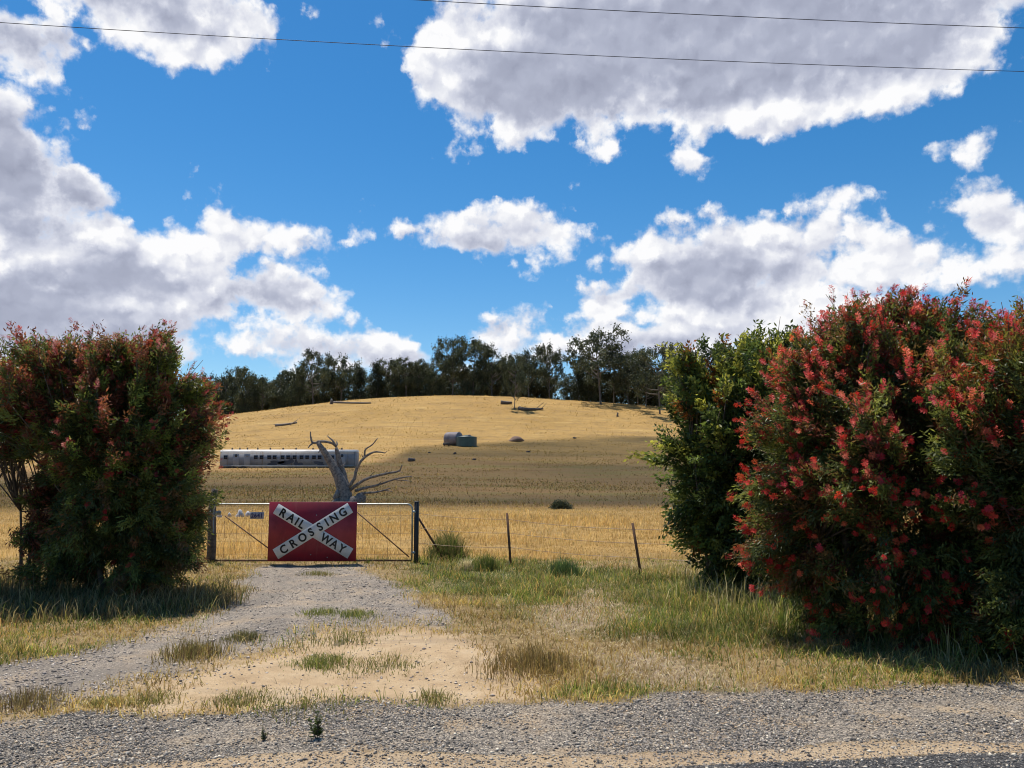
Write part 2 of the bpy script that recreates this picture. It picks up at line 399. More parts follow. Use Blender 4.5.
def ground_mat():
    m, t, b = mat('ground_cover')
    pos = t.node('ShaderNodeNewGeometry').outputs['Position']
    flatp = t.v('MULTIPLY', pos, (1, 1, 0))
    sp = t.node('ShaderNodeSeparateXYZ'); t.l.new(pos, sp.inputs[0])
    Yp = sp.outputs[1]
    # paddock straw: broad patches, tufts, fine stalk grain
    big = t.noise(flatp, .035, 5, .6); mid = t.noise(flatp, .35, 5, .6); fine = t.noise(t.v('MULTIPLY', flatp, (1, .45, 1)), 5, 6, .7); grit = t.noise(flatp, 60, 4, .7)
    straw = t.ramp(big, [(.30, (.36, .215, .068)), (.5, (.41, .255, .085)), (.68, (.33, .20, .06))])
    straw = t.mix(t.smooth(mid, .42, .72), straw, (.30, .195, .075))
    st2 = t.noise(t.v('MULTIPLY', flatp, (.05, .16, 1)), 1.0, 7, .7); straw = t.mix(t.m('MULTIPLY', t.smooth(st2, .46, .34), .75), straw, (.50, .34, .13)); straw = t.mix(t.m('MULTIPLY', t.smooth(st2, .54, .66), .7), straw, (.24, .15, .055))
    tuf = t.vor(flatp, .45, 2, .6); straw = t.mix(t.m('MULTIPLY', t.smooth(tuf, .28, .10), t.smooth(Yp, 30, 60, 0, .5)), straw, (.20, .14, .055))
    straw = t.mix(t.m('MULTIPLY', t.smooth(fine, .50, .66), .5), straw, (.21, .145, .06))
    straw = t.mix(t.m('MULTIPLY', t.smooth(fine, .46, .30), .4), straw, (.50, .34, .14))
    m2 = t.noise(flatp, 1.1, 6, .75); straw = t.mix(t.m('MULTIPLY', t.smooth(m2, .52, .66), .55), straw, (.20, .125, .045))
    # stock tracks worn across the slope
    tr = t.noise(t.v('MULTIPLY', flatp, (.02, .22, 1)), 1.0, 5, .65)
    straw = t.mix(t.m('MULTIPLY', t.smooth(tr, .56, .64), t.smooth(Yp, 60, 110, 0, .55)), straw, (.26, .17, .075))
    # browner flat at the hill's foot, cloud-shade tone put into the colour
    lowm = t.m('MULTIPLY', t.smooth(Yp, 33, 40), t.smooth(Yp, 175, 120))
    shadetone = t.ramp(t.noise(t.v('MULTIPLY', flatp, (.03, .10, 1)), 1.3, 5, .6), [(.34, (.30, .17, .068)), (.5, (.37, .22, .088)), (.62, (.29, .22, .07))])
    straw = t.mix(t.m('MULTIPLY', lowm, .75), straw, shadetone)
    # verge soil and litter between the blades
    litter = t.ramp(t.noise(flatp, 9, 6, .7), [(.3, (.13, .085, .045)), (.5, (.27, .19, .09)), (.7, (.36, .27, .14))])
    litter = t.mix(t.attr('green'), litter, t.ramp(t.noise(flatp, 11, 5, .7), [(.35, (.055, .06, .02)), (.6, (.12, .13, .035)), (.75, (.25, .20, .09))]))
    c = t.mix(t.smooth(Yp, 14.5, 16.5), litter, straw)
    # bare earth, sand, gravel, seal
    sand = t.ramp(t.noise(flatp, 2.2, 8, .68), [(.3, (.36, .25, .145)), (.5, (.47, .34, .205)), (.72, (.54, .42, .28))])
    sand = t.mix(t.m('MULTIPLY', t.smooth(grit, .55, .7), .5), sand, (.26, .19, .12))
    rut = t.noise(t.v('MULTIPLY', flatp, (.35, 2.2, 1)), 1.2, 6, .65); sand = t.mix(t.m('MULTIPLY', t.smooth(rut, .52, .66), .6), sand, (.30, .225, .15))
    stv = t.vor(flatp, 95, out='Color'); ss = t.node('ShaderNodeSeparateColor'); t.l.new(stv, ss.inputs[0])
    stone = t.ramp(ss.outputs[0], [(0, (.065, .058, .05)), (.35, (.17, .148, .125)), (.7, (.28, .24, .20)), (1, (.48, .41, .32))])
    stone2 = t.mix(t.smooth(t.noise(flatp, 1.7, 6, .65), .46, .70, 0, .7), stone, sand)
    drive = t.mix(.25, stone2, (.38, .32, .265))
    drive = t.mix(t.m('MULTIPLY', t.smooth(t.noise(t.v('MULTIPLY', flatp, (1, .6, 1)), 1.6, 7, .68), .42, .62), .6), drive, (.17, .15, .13))
    bare = t.ramp(t.noise(flatp, 14, 6, .7), [(.3, (.20, .14, .09)), (.55, (.36, .28, .19)), (.75, (.46, .38, .27))])
    tar = t.mix(t.smooth(ss.outputs[1], .55, 1.0), (.045, .045, .048), (.16, .155, .15))
    edge = t.m('MULTIPLY', t.m('SUBTRACT', t.noise(flatp, 8, 5, .7), .5), 1.1)
    def lay(c, name, cc):
        a = t.attr(name); f = t.smooth(t.m('ADD', a, t.m('MULTIPLY', edge, t.m('MULTIPLY', t.m('MULTIPLY', a, 4), t.m('SUBTRACT', 1, a)))), .25, .75)
        return t.mix(f, c, cc)
    c = lay(c, 'bare', bare); c = lay(c, 'drive', drive); c = lay(c, 'sand', sand)
    c = lay(c, 'shoulder', stone2); c = lay(c, 'strip', t.mix(.25, sand, stone)); c = lay(c, 'asphalt', tar)
    t.put(b.inputs['Base Color'], c); b.inputs['Roughness'].default_value = .92; b.inputs['Specular IOR Level'].default_value = .15
    sv = t.vor(flatp, 95); hh = t.m('ADD', t.m('MULTIPLY', sv, -.012), t.m('MULTIPLY', t.noise(flatp, 18, 6, .7), .03))
    farh = t.m('MULTIPLY', t.m('ADD', t.m('MULTIPLY', mid, .5), fine), t.smooth(Yp, 16, 40, 0, .35))
    bp = t.node('ShaderNodeBump'); bp.inputs['Strength'].default_value = .9; bp.inputs['Distance'].default_value = 1.0
    t.l.new(t.m('ADD', hh, farh), bp.inputs['Height']); t.l.new(bp.outputs[0], b.inputs['Normal'])
    return m
g = bulk('ground', np.stack([Xf, Yf, Zf], 1), [quads], ground_mat(), None, None, True,
         {k: zn[k] for k in ('asphalt', 'strip', 'shoulder', 'sand', 'drive', 'bare', 'green')})
tag(g, kind='structure')

def Hn(x, y):
    "height of the finished ground sheet near the camera"
    x = np.asarray(x, float); y = np.asarray(y, float); i = np.clip(np.searchsorted(gx, x)-1, 0, nx-2); j = np.clip(np.searchsorted(gy, y)-1, 0, ny-2)
    fx = (x-gx[i])/(gx[i+1]-gx[i]); fy = (y-gy[j])/(gy[j+1]-gy[j]); Z = Zf.reshape(ny, nx)
    return (Z[j,i]*(1-fx)+Z[j,i+1]*fx)*(1-fy)+(Z[j+1,i]*(1-fx)+Z[j+1,i+1]*fx)*fy
def G(px, py):
    p = ground(px, py); return np.array([p[0], p[1], float(Hn(p[0], p[1]))])

# ------------------------------------------------------------------ the cloud whose shadow lies on the paddock
def make_cloud():
    HT = 400.0; off = SUN / SUN[2] * HT
    # footprint of the shade on the paddock
    n = 150; X, Y = np.meshgrid(np.linspace(-230, 210, n), np.linspace(25, 200, n)); 
    lo = 35 + 1.6*np.sin(X*.09) + 1.0*np.sin(X*.31)
    pts = np.array([ground(*p, 20)[:2] for p in ((160, 471), (225, 470), (350, 468), (385, 456), (420, 446), (520, 441), (600, 438.5), (660, 436), (760, 434))])
    hi = np.interp(X, pts[:, 0], pts[:, 1]) + 6*(fbm(X, Y, .05, 3)-.5)
    dd = np.minimum(np.minimum(Y-lo, hi-Y), 190-np.abs(X)); T = 16*(1-np.exp(-np.clip(dd, 0, None)/9))*(.6+.8*fbm(X, Y, .05, 4))
    ins = dd > -1.5
    P0 = np.stack([X, Y, 0*X], -1)+off; top = P0.copy(); bot = P0.copy(); top[..., 2] += T; bot[..., 2] -= T*.25+.05
    # slide along the sun's rays so that thickness does not widen the shade
    top[..., :2] += (T/SUN[2])[..., None]*SUN[:2]; bot[..., :2] -= ((T*.25+.05)/SUN[2])[..., None]*SUN[:2]
    ii_ = (np.arange(n-1)[:, None]*n+np.arange(n-1)[None]).ravel(); q = np.stack([ii_, ii_+1, ii_+n+1, ii_+n], 1); q = q[ins.ravel()[q].all(1)]
    V = np.concatenate([top.reshape(-1, 3), bot.reshape(-1, 3)])
    # rim closing the two skins
    from collections import Counter
    ed = Counter(); 
    for f in q:
        for k in range(4): ed[(f[k], f[(k+1) % 4])] += 1
    rim = np.array([(b_, a_, a_+n*n, b_+n*n) for (a_, b_) in ed if (b_, a_) not in ed])
    m, t, b = mat('cloud_white'); pos = t.node('ShaderNodeNewGeometry').outputs['Position']
    df = t.node('ShaderNodeBsdfDiffuse'); df.inputs[0].default_value = (.9, .9, .92, 1); trn = t.node('ShaderNodeBsdfTransparent')
    mx = t.node('ShaderNodeMixShader'); t.put(mx.inputs[0], t.m('SUBTRACT', 1.0, t.m('MULTIPLY', t.smooth(t.noise(t.v('MULTIPLY', pos, (.35, 1, 0)), .055, 4, .55), .3, .7, .26, .54), t.attr('dense'))))
    t.l.new(trn.outputs[0], mx.inputs[2]); t.l.new(df.outputs[0], mx.inputs[1]); t.l.new(mx.outputs[0], m.node_tree.nodes['Material Output'].inputs[0])
    used, inv = np.unique(np.concatenate([np.concatenate([q, (q+n*n)[:, ::-1]]), rim]).ravel(), return_inverse=True)
    dn = np.tile(np.clip((dd+1.0)/9, 0, 1).ravel(), 2); o = bulk('cloud', V[used], [inv.reshape(-1, 4)], m, None, None, True, {'dense': dn[used]})
    tag(o, kind='structure')
def bmesh_ico(sub):
    import bmesh
    bm = bmesh.new(); bmesh.ops.create_icosphere(bm, subdivisions=sub, radius=1.0)
    V = np.array([v.co[:] for v in bm.verts]); Fc = np.array([[v.index for v in f.verts] for f in bm.faces]); bm.free(); return V, Fc
make_cloud()

# ------------------------------------------------------------------ grass and stones (stuff)
def blades(P, h, w_, colr, lean=.5):
    "five-point bent blades: P (n,3) roots"
    n = len(P); a = rng.uniform(0, 2*math.pi, n); side = np.stack([np.cos(a), np.sin(a), 0*a], 1)
    b = rng.uniform(0, 2*math.pi, n); ln = rng.uniform(.1, 1, n)*lean
    d = np.stack([np.cos(b)*ln, np.sin(b)*ln, 0*b], 1)
    h = h[:, None]; w2 = (w_/2)[:, None] if not np.isscalar(w_) else w_/2
    up = np.array([0, 0, 1.0])
    r0, r1 = P-side*w2, P+side*w2
    mid = P + up*h*.6 + d*h*.35
    m0, m1 = mid-side*w2*.75, mid+side*w2*.75
    tip = P + up*h*(1-.25*ln[:, None]) + d*h*1.0
    V = np.stack([r0, r1, m0, m1, tip], 1).reshape(-1, 3); k = np.arange(n)*5
    q = np.stack([k, k+1, k+3, k+2], 1); t3 = np.stack([k+2, k+3, k+4], 1)
    c = np.repeat(colr, 5, 0)
    c = c * np.tile(np.array([.75, .75, 1, 1, 1.1]), n)[:, None]
    return V, [q, t3], c
def palette(n, cols, wts, jit=.2):
    k = rng.choice(len(cols), n, p=np.array(wts)/sum(wts)); c = np.array(cols)[k]
    return np.clip(c*(1+jit*(rng.random((n, 1))*2-1)), 0, 1)
def scatter(n, y0, y1, xw=.85):
    "more where it is near the road, thinner with distance"
    y = y0*(y1/y0)**rng.random(n); x = (rng.random(n)*2-1)*(y*xw+2.5); return x, y
STRAW = [(.44,.31,.12), (.36,.24,.09), (.52,.40,.19), (.27,.17,.06), (.33,.28,.09)]
# verge grass
x, y = scatter(420000, 4.9, 15.6); z = zones(x, y)
dens = z['turf']*(.25+.95*np.clip((fbm(x, y, 2.2, 3)-.28)*2.6, 0, 1))
keep = rng.random(len(x)) < dens; x, y = x[keep], y[keep]; gr = z['green'][keep]
patch = fbm(x, y, .9, 3)
isg = rng.random(len(x)) < np.clip(gr*1.0 + np.clip((patch-.50)*3.2, 0, .6), 0, .66)
c = palette(len(x), STRAW, [3, 3, 1.6, 1.6, 2]); cg = palette(len(x), [(.10,.14,.025), (.16,.20,.035), (.075,.10,.025), (.23,.24,.06)], [3, 2.4, 2, 1.4])
orange = np.clip((fbm(x+31, y+9, .7, 3)-.5)*4, 0, 1)[:, None]
c = c*(1-orange*.35)+np.array([.38,.21,.07])*orange*.35
c = np.where(isg[:, None], cg, c)
vv = fbm(x+11, y*1.8+5, 1.6, 4); c = np.clip(c*(.55+1.0*np.clip((vv-.25)*1.8, 0, 1))[:, None], 0, 1)
h = np.clip(rng.gamma(3, .017, len(x)), .015, .2)*(1+.7*gr)*(.6+.9*fbm(x+50, y, 1.3, 2))
P = np.stack([x, y, Hn(x, y)-.005], 1)
V, Fs, c = blades(P, h, np.full(len(x), .0055)*(1+y/25), c, 1.4)
o = bulk('verge_grass', V, Fs, M['grass'], None, c); tag(o, 'short dry and green grass growing on the road verge', 'grass', kind='stuff')
# paddock stalks behind the gate and fence
x, y = scatter(330000, 15.4, 44, .8)
dens = .35+.9*np.clip((fbm(x, y, .8, 3)-.3)*2.4, 0, 1)*(1-np.clip((y-36)/8, 0, 1))
keep = (rng.random(len(x)) < dens); x, y = x[keep], y[keep]
c = palette(len(x), [(.50,.34,.15), (.42,.28,.115), (.60,.46,.25), (.30,.20,.085), (.33,.27,.11)], [4, 3, 2, 2, 1.4])
pat = np.clip((fbm(x+70, y*1.4, .45, 4)-.3)*2.4, 0, 1); c = np.clip(c*np.array([1.12,1.06,1.0])*(.76+.42*pat)[:, None], 0, 1); h = rng.gamma(3, .036, len(x))*(.35+1.0*pat)*(.7+.6*fbm(x, y, .5, 2))*(1-.6*np.clip((y-30)/12, 0, 1)); h = np.clip(h, .03, .5)
P = np.stack([x, y, Hn(x, y)-.01], 1)
V, Fs, c = blades(P, h, np.full(len(x), .006)*(y/13), c, .7)
o = bulk('paddock_grass', V, Fs, M['grass'], None, c); tag(o, 'tall straw coloured grass covering the paddock behind the gate', 'grass', kind='stuff')
# low tussocks scattered over the flat and the hill
x, y = scatter(230000, 38, 282, .8); keep = rng.random(len(x)) < np.clip((fbm(x, y*1.5, .12, 4)-.34)*3.5, .12, 1); x, y = x[keep], y[keep]
flat_ = np.clip((150-y)/60, 0, 1)[:, None]
c = palette(len(x), [(.40,.25,.085), (.50,.34,.13), (.24,.155,.055), (.17,.12,.05), (.56,.41,.19)], [3, 2, 2.2, 1.2, .7])
c2 = palette(len(x), [(.32,.195,.08), (.26,.17,.07), (.42,.27,.11), (.24,.21,.07), (.16,.11,.05)], [3, 2, 2, 1.5, 1.2])  # palette on the flat follows the shade tone in the ground colour
c = np.where(rng.random((len(x), 1)) < flat_*.8, c2, c)
P = np.stack([x, y, H(x, y)-.02], 1); h = rng.gamma(3, .05, len(x))*(.6+y/600); c = c*(1-.0*y[:, None])+np.clip((y[:, None]-90)/150, 0, .6)*(np.array([.42,.28,.10])-c)*(y[:, None] > 90)
V, Fs, c = blades(P, np.clip(h, .05, .7), np.full(len(x), .0011)*y, c, .9)
o = bulk('hill_grass', V, Fs, M['grass'], None, c); tag(o, 'low dry tussocks scattered over the grazed hill', 'grass', kind='stuff')
# tall green growth along the fence and under the right-hand bushes
FENCE_BELT = [(425,552),(500,554),(640,566),(740,580),(900,600),(1150,640),(1150,690),(960,668),(860,650),(760,632),(650,606),(560,590),(470,578),(430,572)]
x, y = scatter(260000, 6.0, 16.5); s = poly_sd(FENCE_BELT, x, y) + (fbm(x, y, 1.2, 3)-.5)*1.6
keep = rng.random(len(x)) < np.clip(s/.5+.5, 0, 1)*np.clip((fbm(x+7, y, 1.5, 3)-.36)*3.6, 0.05, 1)*np.where(x > 1.8, .8, .6); x, y = x[keep], y[keep]
c = palette(len(x), [(.13,.16,.035), (.20,.225,.045), (.085,.105,.03), (.31,.31,.08), (.42,.34,.17), (.33,.27,.14), (.52,.45,.29)], [2.4, 2.6, 1.3, 2.2, 1.6, 1.4, .9])
dryp = (fbm(x+3, y+40, .8, 3) > .48) & (rng.random(len(x)) < .75); c[dryp] = palette(dryp.sum(), [(.42,.34,.17), (.33,.27,.12), (.25,.22,.08), (.55,.47,.31)], [2, 2, 2, 1])
nearb = np.clip((x-1.6)/1.2, 0, 1); h = np.clip(rng.gamma(3, .035, len(x)), .03, .5)*(.25+.85*fbm(x+20, y, .9, 2))*(1+1.3*nearb)
P = np.stack([x, y, Hn(x, y)-.005], 1)
V, Fs, c = blades(P, h, np.full(len(x), .0075)*(1+y/25), c, .8)
o = bulk('fence_line_grass', V, Fs, M['grass'], None, c); tag(o, 'rank green grass and weeds along the wire fence and under the bushes', 'grass', kind='stuff')
# flattened bleached straw lying on the bare patches
x, y = scatter(260000, 5.2, 15); z = zones(x, y); keep = rng.random(len(x)) < z['bare']*.9+z['turf']*.10+z['sand']*.012; x, y = x[keep], y[keep]
c = palette(len(x), [(.50,.41,.27), (.40,.31,.19), (.30,.22,.13), (.58,.51,.38)], [2, 2, 1.5, 1])
P = np.stack([x, y, Hn(x, y)+.002], 1); V, Fs, c = blades(P, rng.uniform(.02, .06, len(x)), np.full(len(x), .0055)*(1+y/25), c, 3.2)
o = bulk('straw_litter', V, Fs, M['grass'], None, c); tag(o, 'bleached straw lying flat on the bare verge', 'straw', kind='stuff')
# tall dry grass under the left-hand bush
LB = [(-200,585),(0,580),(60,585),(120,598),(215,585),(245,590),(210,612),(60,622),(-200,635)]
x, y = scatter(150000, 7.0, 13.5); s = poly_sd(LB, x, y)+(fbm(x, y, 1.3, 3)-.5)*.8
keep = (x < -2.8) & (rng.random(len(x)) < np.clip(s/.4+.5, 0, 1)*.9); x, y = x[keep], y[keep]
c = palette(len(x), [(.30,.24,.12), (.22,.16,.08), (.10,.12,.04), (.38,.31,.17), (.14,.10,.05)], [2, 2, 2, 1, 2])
h = np.clip(rng.gamma(3, .05, len(x)), .04, .55)*(.5+.9*fbm(x+20, y, .9, 2))
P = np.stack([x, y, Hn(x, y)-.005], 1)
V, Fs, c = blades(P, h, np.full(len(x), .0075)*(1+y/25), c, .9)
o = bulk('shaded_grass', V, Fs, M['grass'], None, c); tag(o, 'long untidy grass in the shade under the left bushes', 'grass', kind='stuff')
# loose stones
def stones(n, y0, y1, dens, size, name, label, cols, wts):
    x, y = scatter(n, y0, y1, .85); z = zones(x, y); keep = rng.random(n) < dens(z, x, y); x, y = x[keep], y[keep]; k = len(x)
    O = np.array([[1,0,0],[-1,0,0],[0,1,0],[0,-1,0],[0,0,1],[0,0,-1]], float)
    Fo = np.array([[0,2,4],[2,1,4],[1,3,4],[3,0,4],[2,0,5],[1,2,5],[3,1,5],[0,3,5]])
    r = np.clip(rng.lognormal(math.log(size), .45, k), size*.4, size*3.4)
    V = O[None]*(.65+.7*rng.random((k, 6, 1)))*np.array([1, 1, .62])
    a = rng.uniform(0, 6.3, k); ca, sa = np.cos(a), np.sin(a)
    tl = rng.uniform(-.6, .6, k); ct, st = np.cos(tl), np.sin(tl)
    X = V[..., 0]*ct[:, None]-V[..., 2]*st[:, None]; Z = V[..., 0]*st[:, None]+V[..., 2]*ct[:, None]; Yv = V[..., 1]
    V = np.stack([X*ca[:, None]-Yv*sa[:, None], X*sa[:, None]+Yv*ca[:, None], Z], -1)*r[:, None, None]
    V += np.stack([x, y, Hn(x, y)+r*.15], 1)[:, None]
    Fa = (Fo[None]+(np.arange(k)*6)[:, None, None]).reshape(-1, 3)
    c = np.repeat(palette(k, cols, wts, .25), 6, 0)
    o = bulk(name, V.reshape(-1, 3), [Fa], M['stone'], None, c); tag(o, label, 'gravel', kind='stuff')
ms, tt, bb = mat('loose_stone'); tt.put(bb.inputs['Base Color'], tt.attr('col', 'Color')); bb.inputs['Roughness'].default_value = .85; M['stone'] = ms
GREYS = [(.125,.112,.10), (.22,.195,.168), (.36,.315,.265), (.58,.50,.39), (.055,.05,.046), (.42,.30,.185)]
stones(340000, 4.3, 6.6, lambda z, x, y: z['shoulder']*np.clip((fbm(x, y, 1.8, 3)-.26)*2.6, .12, 1)+z['strip']*.25+z['asphalt']*.3, .0050, 'shoulder_gravel', 'loose grey gravel along the road shoulder', GREYS, [3, 3, 2, .9, 2, .6])
stones(170000, 5.2, 14.5, lambda z, x, y: z['drive']*np.clip((fbm(x+9, y, 1.7, 4)-.28)*3, .15, .9)+z['sand']*.08+z['bare']*.15, .0075, 'driveway_gravel', 'loose grey gravel on the driveway up to the gate', [(.29,.24,.205), (.40,.335,.28), (.53,.45,.37), (.14,.118,.10)], [3, 3, 1.4, 1.5])

# ------------------------------------------------------------------ shrubs
def rand_dirs(n, r): return unit(r.normal(size=(n, 3)))
def leaves(C, A, L, W, r, colr, spread=.8, droop=.15):
    "diamond leaves rooted at C, pointing along A with some spread"
    n = len(C); d = unit(A + spread*rand_dirs(n, r) + np.array([0, 0, -droop])); s = unit(np.cross(d, rand_dirs(n, r)))
    L = L[:, None]; W = W[:, None]
    nrm = np.cross(d, s)
    V = np.stack([C, C+d*L*.45+s*W*.5+nrm*L*.04, C+d*L, C+d*L*.45-s*W*.5+nrm*L*.04], 1).reshape(-1, 3)
    return V, np.arange(n*4).reshape(-1, 4), np.repeat(colr, 4, 0)
def lump(P, r, k=5, amp=.22, f=2.2):
    a = 0
    for i in range(k):
        w_ = r.normal(size=3)*f*(1+.35*i); a = a + np.sin(P@w_ + r.uniform(0, 6.3))*amp/(1+.5*i)
    return a
def flower(P, A, Ls, r, nb=56, rad=.029):
    "one bottlebrush spike: bristles all round a short axis"
    t = r.random(nb); a = r.uniform(0, 6.3, nb); u = unit(np.cross(A, np.array([.3, .5, .8]))); w_ = np.cross(A, u)
    root = P + np.outer(t*Ls, A); o = np.cos(a)[:, None]*u + np.sin(a)[:, None]*w_ + A*.35
    o = unit(o)*rad*(.7+.5*r.random((nb, 1)))*(1-.5*np.abs(t-.45))[:, None]
    sd = unit(np.cross(o, A))*rad*.11
    V = np.stack([root-sd*.4, root+o+sd, root+o-sd], 1).reshape(-1, 3)
    return V, np.arange(nb*3).reshape(-1, 3)
def shrub(name, base, blobs, stems, seed, label, cat, nclump, nleaf, cols, wts, leafL=.07, leafW=.0175, inner=.38, flowers=0, fsel=None,
          fcols=None, skirt=True, sprays=(), group=None, new=None, stem_r=.035, tint=None):
    r = np.random.default_rng(seed); base = np.asarray(base, float)
    root = empty(name, base, label, cat, group)
    B = np.array([b[:3] for b in blobs]); S = np.array([b[3:6] for b in blobs])
    vol = (S[:, 0]*S[:, 1]*S[:, 2])**(2/3)
    nb_ = nclump//13; k = r.choice(len(B), nb_, p=vol/vol.sum()); D = rand_dirs(nb_, r)
    rr = np.where(r.random(nb_) < inner, r.uniform(.2, .7, nb_), r.uniform(.74, 1.0, nb_))
    E = B[k] + D*S[k]*rr[:, None]; E = E + (D*S[k])*lump(E+seed, np.random.default_rng(seed+1), 6, .13, 2.6)[:, None]*rr[:, None]
    bi = np.repeat(np.arange(nb_), 13); od_ = unit(D[bi]/S[k][bi] + np.array([0, 0, .45]))
    C = E[bi] + r.normal(size=(len(bi), 3))*.085 + od_*r.uniform(-.16, .14, (len(bi), 1))
    # drop clumps buried deep inside another lobe, and below ground
    C = C[C[:, 2] > .05]; k = None
    q = np.min(np.linalg.norm((C[:, None]-B[None])/S[None], axis=2), axis=1)
    cen = (B*vol[:, None]).sum(0)/vol.sum()
    outd = unit((C-cen)/np.array([1, 1, .8]))
    axisd = unit(outd*.7 + np.array([0, 0, .35]) + .45*rand_dirs(len(C), r))
    q = np.clip(q, 0, 1.1)
    # leaves along short twigs
    n = len(C); per = nleaf//n; ti = np.repeat(np.arange(n), per); tt_ = r.random(len(ti)); TL = r.uniform(.16, .34, n)*np.where(r.random(n) < .12, 1.7, 1.0)
    pos = C[ti] + axisd[ti]*(TL[ti]*tt_)[:, None] + r.normal(size=(len(ti), 3))*.035
    ccl = palette_r(n, cols, wts, .22, r)
    if tint is not None: ccl = tint(C, ccl, r)
    cl = ccl[ti]*(1+.3*(r.random((len(ti), 1))*2-1))
    if new is not None:       # coloured new growth at the twig tips
        tipm = (tt_ > .72) & (r.random(n) < new[1])[ti]; cl[tipm] = np.array(new[0])*(1+.3*(r.random((tipm.sum(), 1))*2-1))
    V, Fq, cc = leaves(pos, axisd[ti]*.9, leafL*r.uniform(.6, 1.25, len(ti)), leafW*r.uniform(.7, 1.3, len(ti)), r, np.clip(cl, 0, 1), .75, .25)
    # long thin sprays that break the outline
    topc = np.nonzero((C[:, 2] > np.percentile(C[:, 2], 55)) & (q > .85))[0]; sprays = list(sprays)
    for i_ in r.choice(topc, min(len(topc), nclump//45), replace=False):
        sprays.append((tuple(C[i_]), unit(outd[i_]*.9+np.array([0, 0, .5])+.3*r.normal(size=3)), r.uniform(.22, .46)))
    SP = []; smb = MB()
    for (p, d, Lg) in sprays:
        p = np.array(p); d = unit(np.array(d, float)); path = spline([p, p+d*Lg*.5+r.normal(size=3)*.04, p+d*Lg+r.normal(size=3)*.08], 6)
        smb.tube(path, np.linspace(.007, .003, 6), 4)
        st_ = min(stems, key=lambda t_: abs(t_[2]-p[0])+abs(t_[3]-p[1])); s0_ = np.array(st_[2:5])*.8; smb.tube(spline([s0_, (s0_+p)/2+np.array([0, 0, .08]), p+d*.02], 6), np.linspace(.010, .006, 6), 4)
        m_ = int(60*Lg); tq = r.random(m_)*.98; pts = p + np.outer(tq*Lg, d) + r.normal(size=(m_, 3))*.02
        SP.append((pts, np.repeat(d[None], m_, 0)))
    if SP:
        pp = np.concatenate([a for a, _ in SP]); dd = np.concatenate([b for _, b in SP]); 
        V2, F2, c2 = leaves(pp, dd*.8, leafL*r.uniform(.7, 1.2, len(pp)), leafW*r.uniform(.8, 1.3, len(pp)), r, palette_r(len(pp), cols, wts, .3, r), .9, .1)
        Fq = np.concatenate([Fq, F2+len(V)]); V = np.concatenate([V, V2]); cc = np.concatenate([cc, c2])
    bulk('foliage', V, [Fq], M['leaf'], root, cc)
    # stems and branches
    mb = MB()
    for (sx, sy, tx, ty, tz, rad) in stems:
        mb.tube(spline([(sx, sy, -.05), (sx*.6+tx*.4, sy*.6+ty*.4, tz*.45), (tx, ty, tz)], 7), np.linspace(rad, rad*.4, 7), 6, wob=.15)
        near_ = np.argsort(np.linalg.norm(C-np.array([tx, ty, tz+.5]), axis=1))[:max(20, len(C)//3)]; ends = C[r.choice(near_, 14)]
        for e in ends:
            s0 = np.array([tx, ty, tz])*.5 + np.array([sx*.6+tx*.4, sy*.6+ty*.4, tz*.45])*.5
            if e[2] < .4: continue
            mb.tube(spline([s0, (s0+e)/2+r.normal(size=3)*.08+np.array([0, 0, .1]), e], 5), np.linspace(rad*.35, .006, 5), 5)
    if smb.n: mb.add(np.concatenate(smb.V), [tuple(f) for fl in smb.F.values() for f in fl])
    mb.build('branch', M['bark'], root, True)
    # flowers
    if flowers:
        # outermost twigs: the ones with nothing in front of them towards the road, or nothing above
        def outer(a, b, c_, tol):
            key = np.floor(C[:, a]/.13).astype(int)*4096+np.floor(C[:, b]/.13).astype(int); best = {}
            for k_, v_ in zip(key, c_): best[k_] = min(best.get(k_, 1e9), v_)
            return c_ < np.array([best[k_] for k_ in key])+tol
        cand = np.nonzero(outer(0, 2, C[:, 1], .14) | outer(0, 1, -C[:, 2], .12))[0]; sc = fsel(C[cand], r) if fsel else np.ones(len(cand)); pr = sc/sc.sum()
        nfl = min(flowers, (sc > 0).sum()); pick = r.choice(cand, nfl, replace=False, p=pr)
        pts = C[pick] + axisd[pick]*TL[pick][:, None]*.95; ax = unit(axisd[pick]+.35*rand_dirs(nfl, r))
        # each twig carries one to three spikes
        more = r.choice(nfl, int(nfl*1.2)); pts = np.concatenate([pts, pts[more]+r.normal(size=(len(more), 3))*.055]); ax = np.concatenate([ax, unit(ax[more]+.6*rand_dirs(len(more), r))])
        for (p, d, Lg) in sprays:
            for q_ in (1.0, .8): pts = np.vstack([pts, np.array(p)+unit(np.array(d, float))*Lg*q_]); ax = np.vstack([ax, unit(np.array(d, float))])
        order = np.argsort(pts[:, 1]-.0*pts[:, 2]); order = order[np.argsort(np.linalg.norm(pts[order]+base-np.array([0, 0, 1.6]), axis=1))]
        cf = palette_r(len(pts), fcols, [1]*len(fcols), .25, r)
        protos = []
        for _ in range(5):
            Vf, Ff = flower(np.zeros(3), np.array([0, 0, 1.0]), .080, r); protos.append((Vf, Ff))
        meshes = {}
        for rank, i in enumerate(order[:100]):
            v = rank % 5; key = (v, int(r.integers(0, 3)))
            rot = Vector(ax[i]).to_track_quat('Z', 'Y'); sc_ = float(r.uniform(.85, 1.3))
            if key not in meshes:
                fo = bulk('flower_spike', protos[v][0], [protos[v][1]], M['petal'], root, np.repeat(cf[[i]], len(protos[v][0]), 0)); meshes[key] = fo.data
            else:
                fo = bpy.data.objects.new('flower_spike', meshes[key]); col.objects.link(fo); fo.parent = root
            fo.location = Vector(pts[i]); fo.rotation_mode = 'QUATERNION'; fo.rotation_quaternion = rot; fo.scale = (sc_,)*3
        VV, FF, CC = [], [], []; n0 = 0
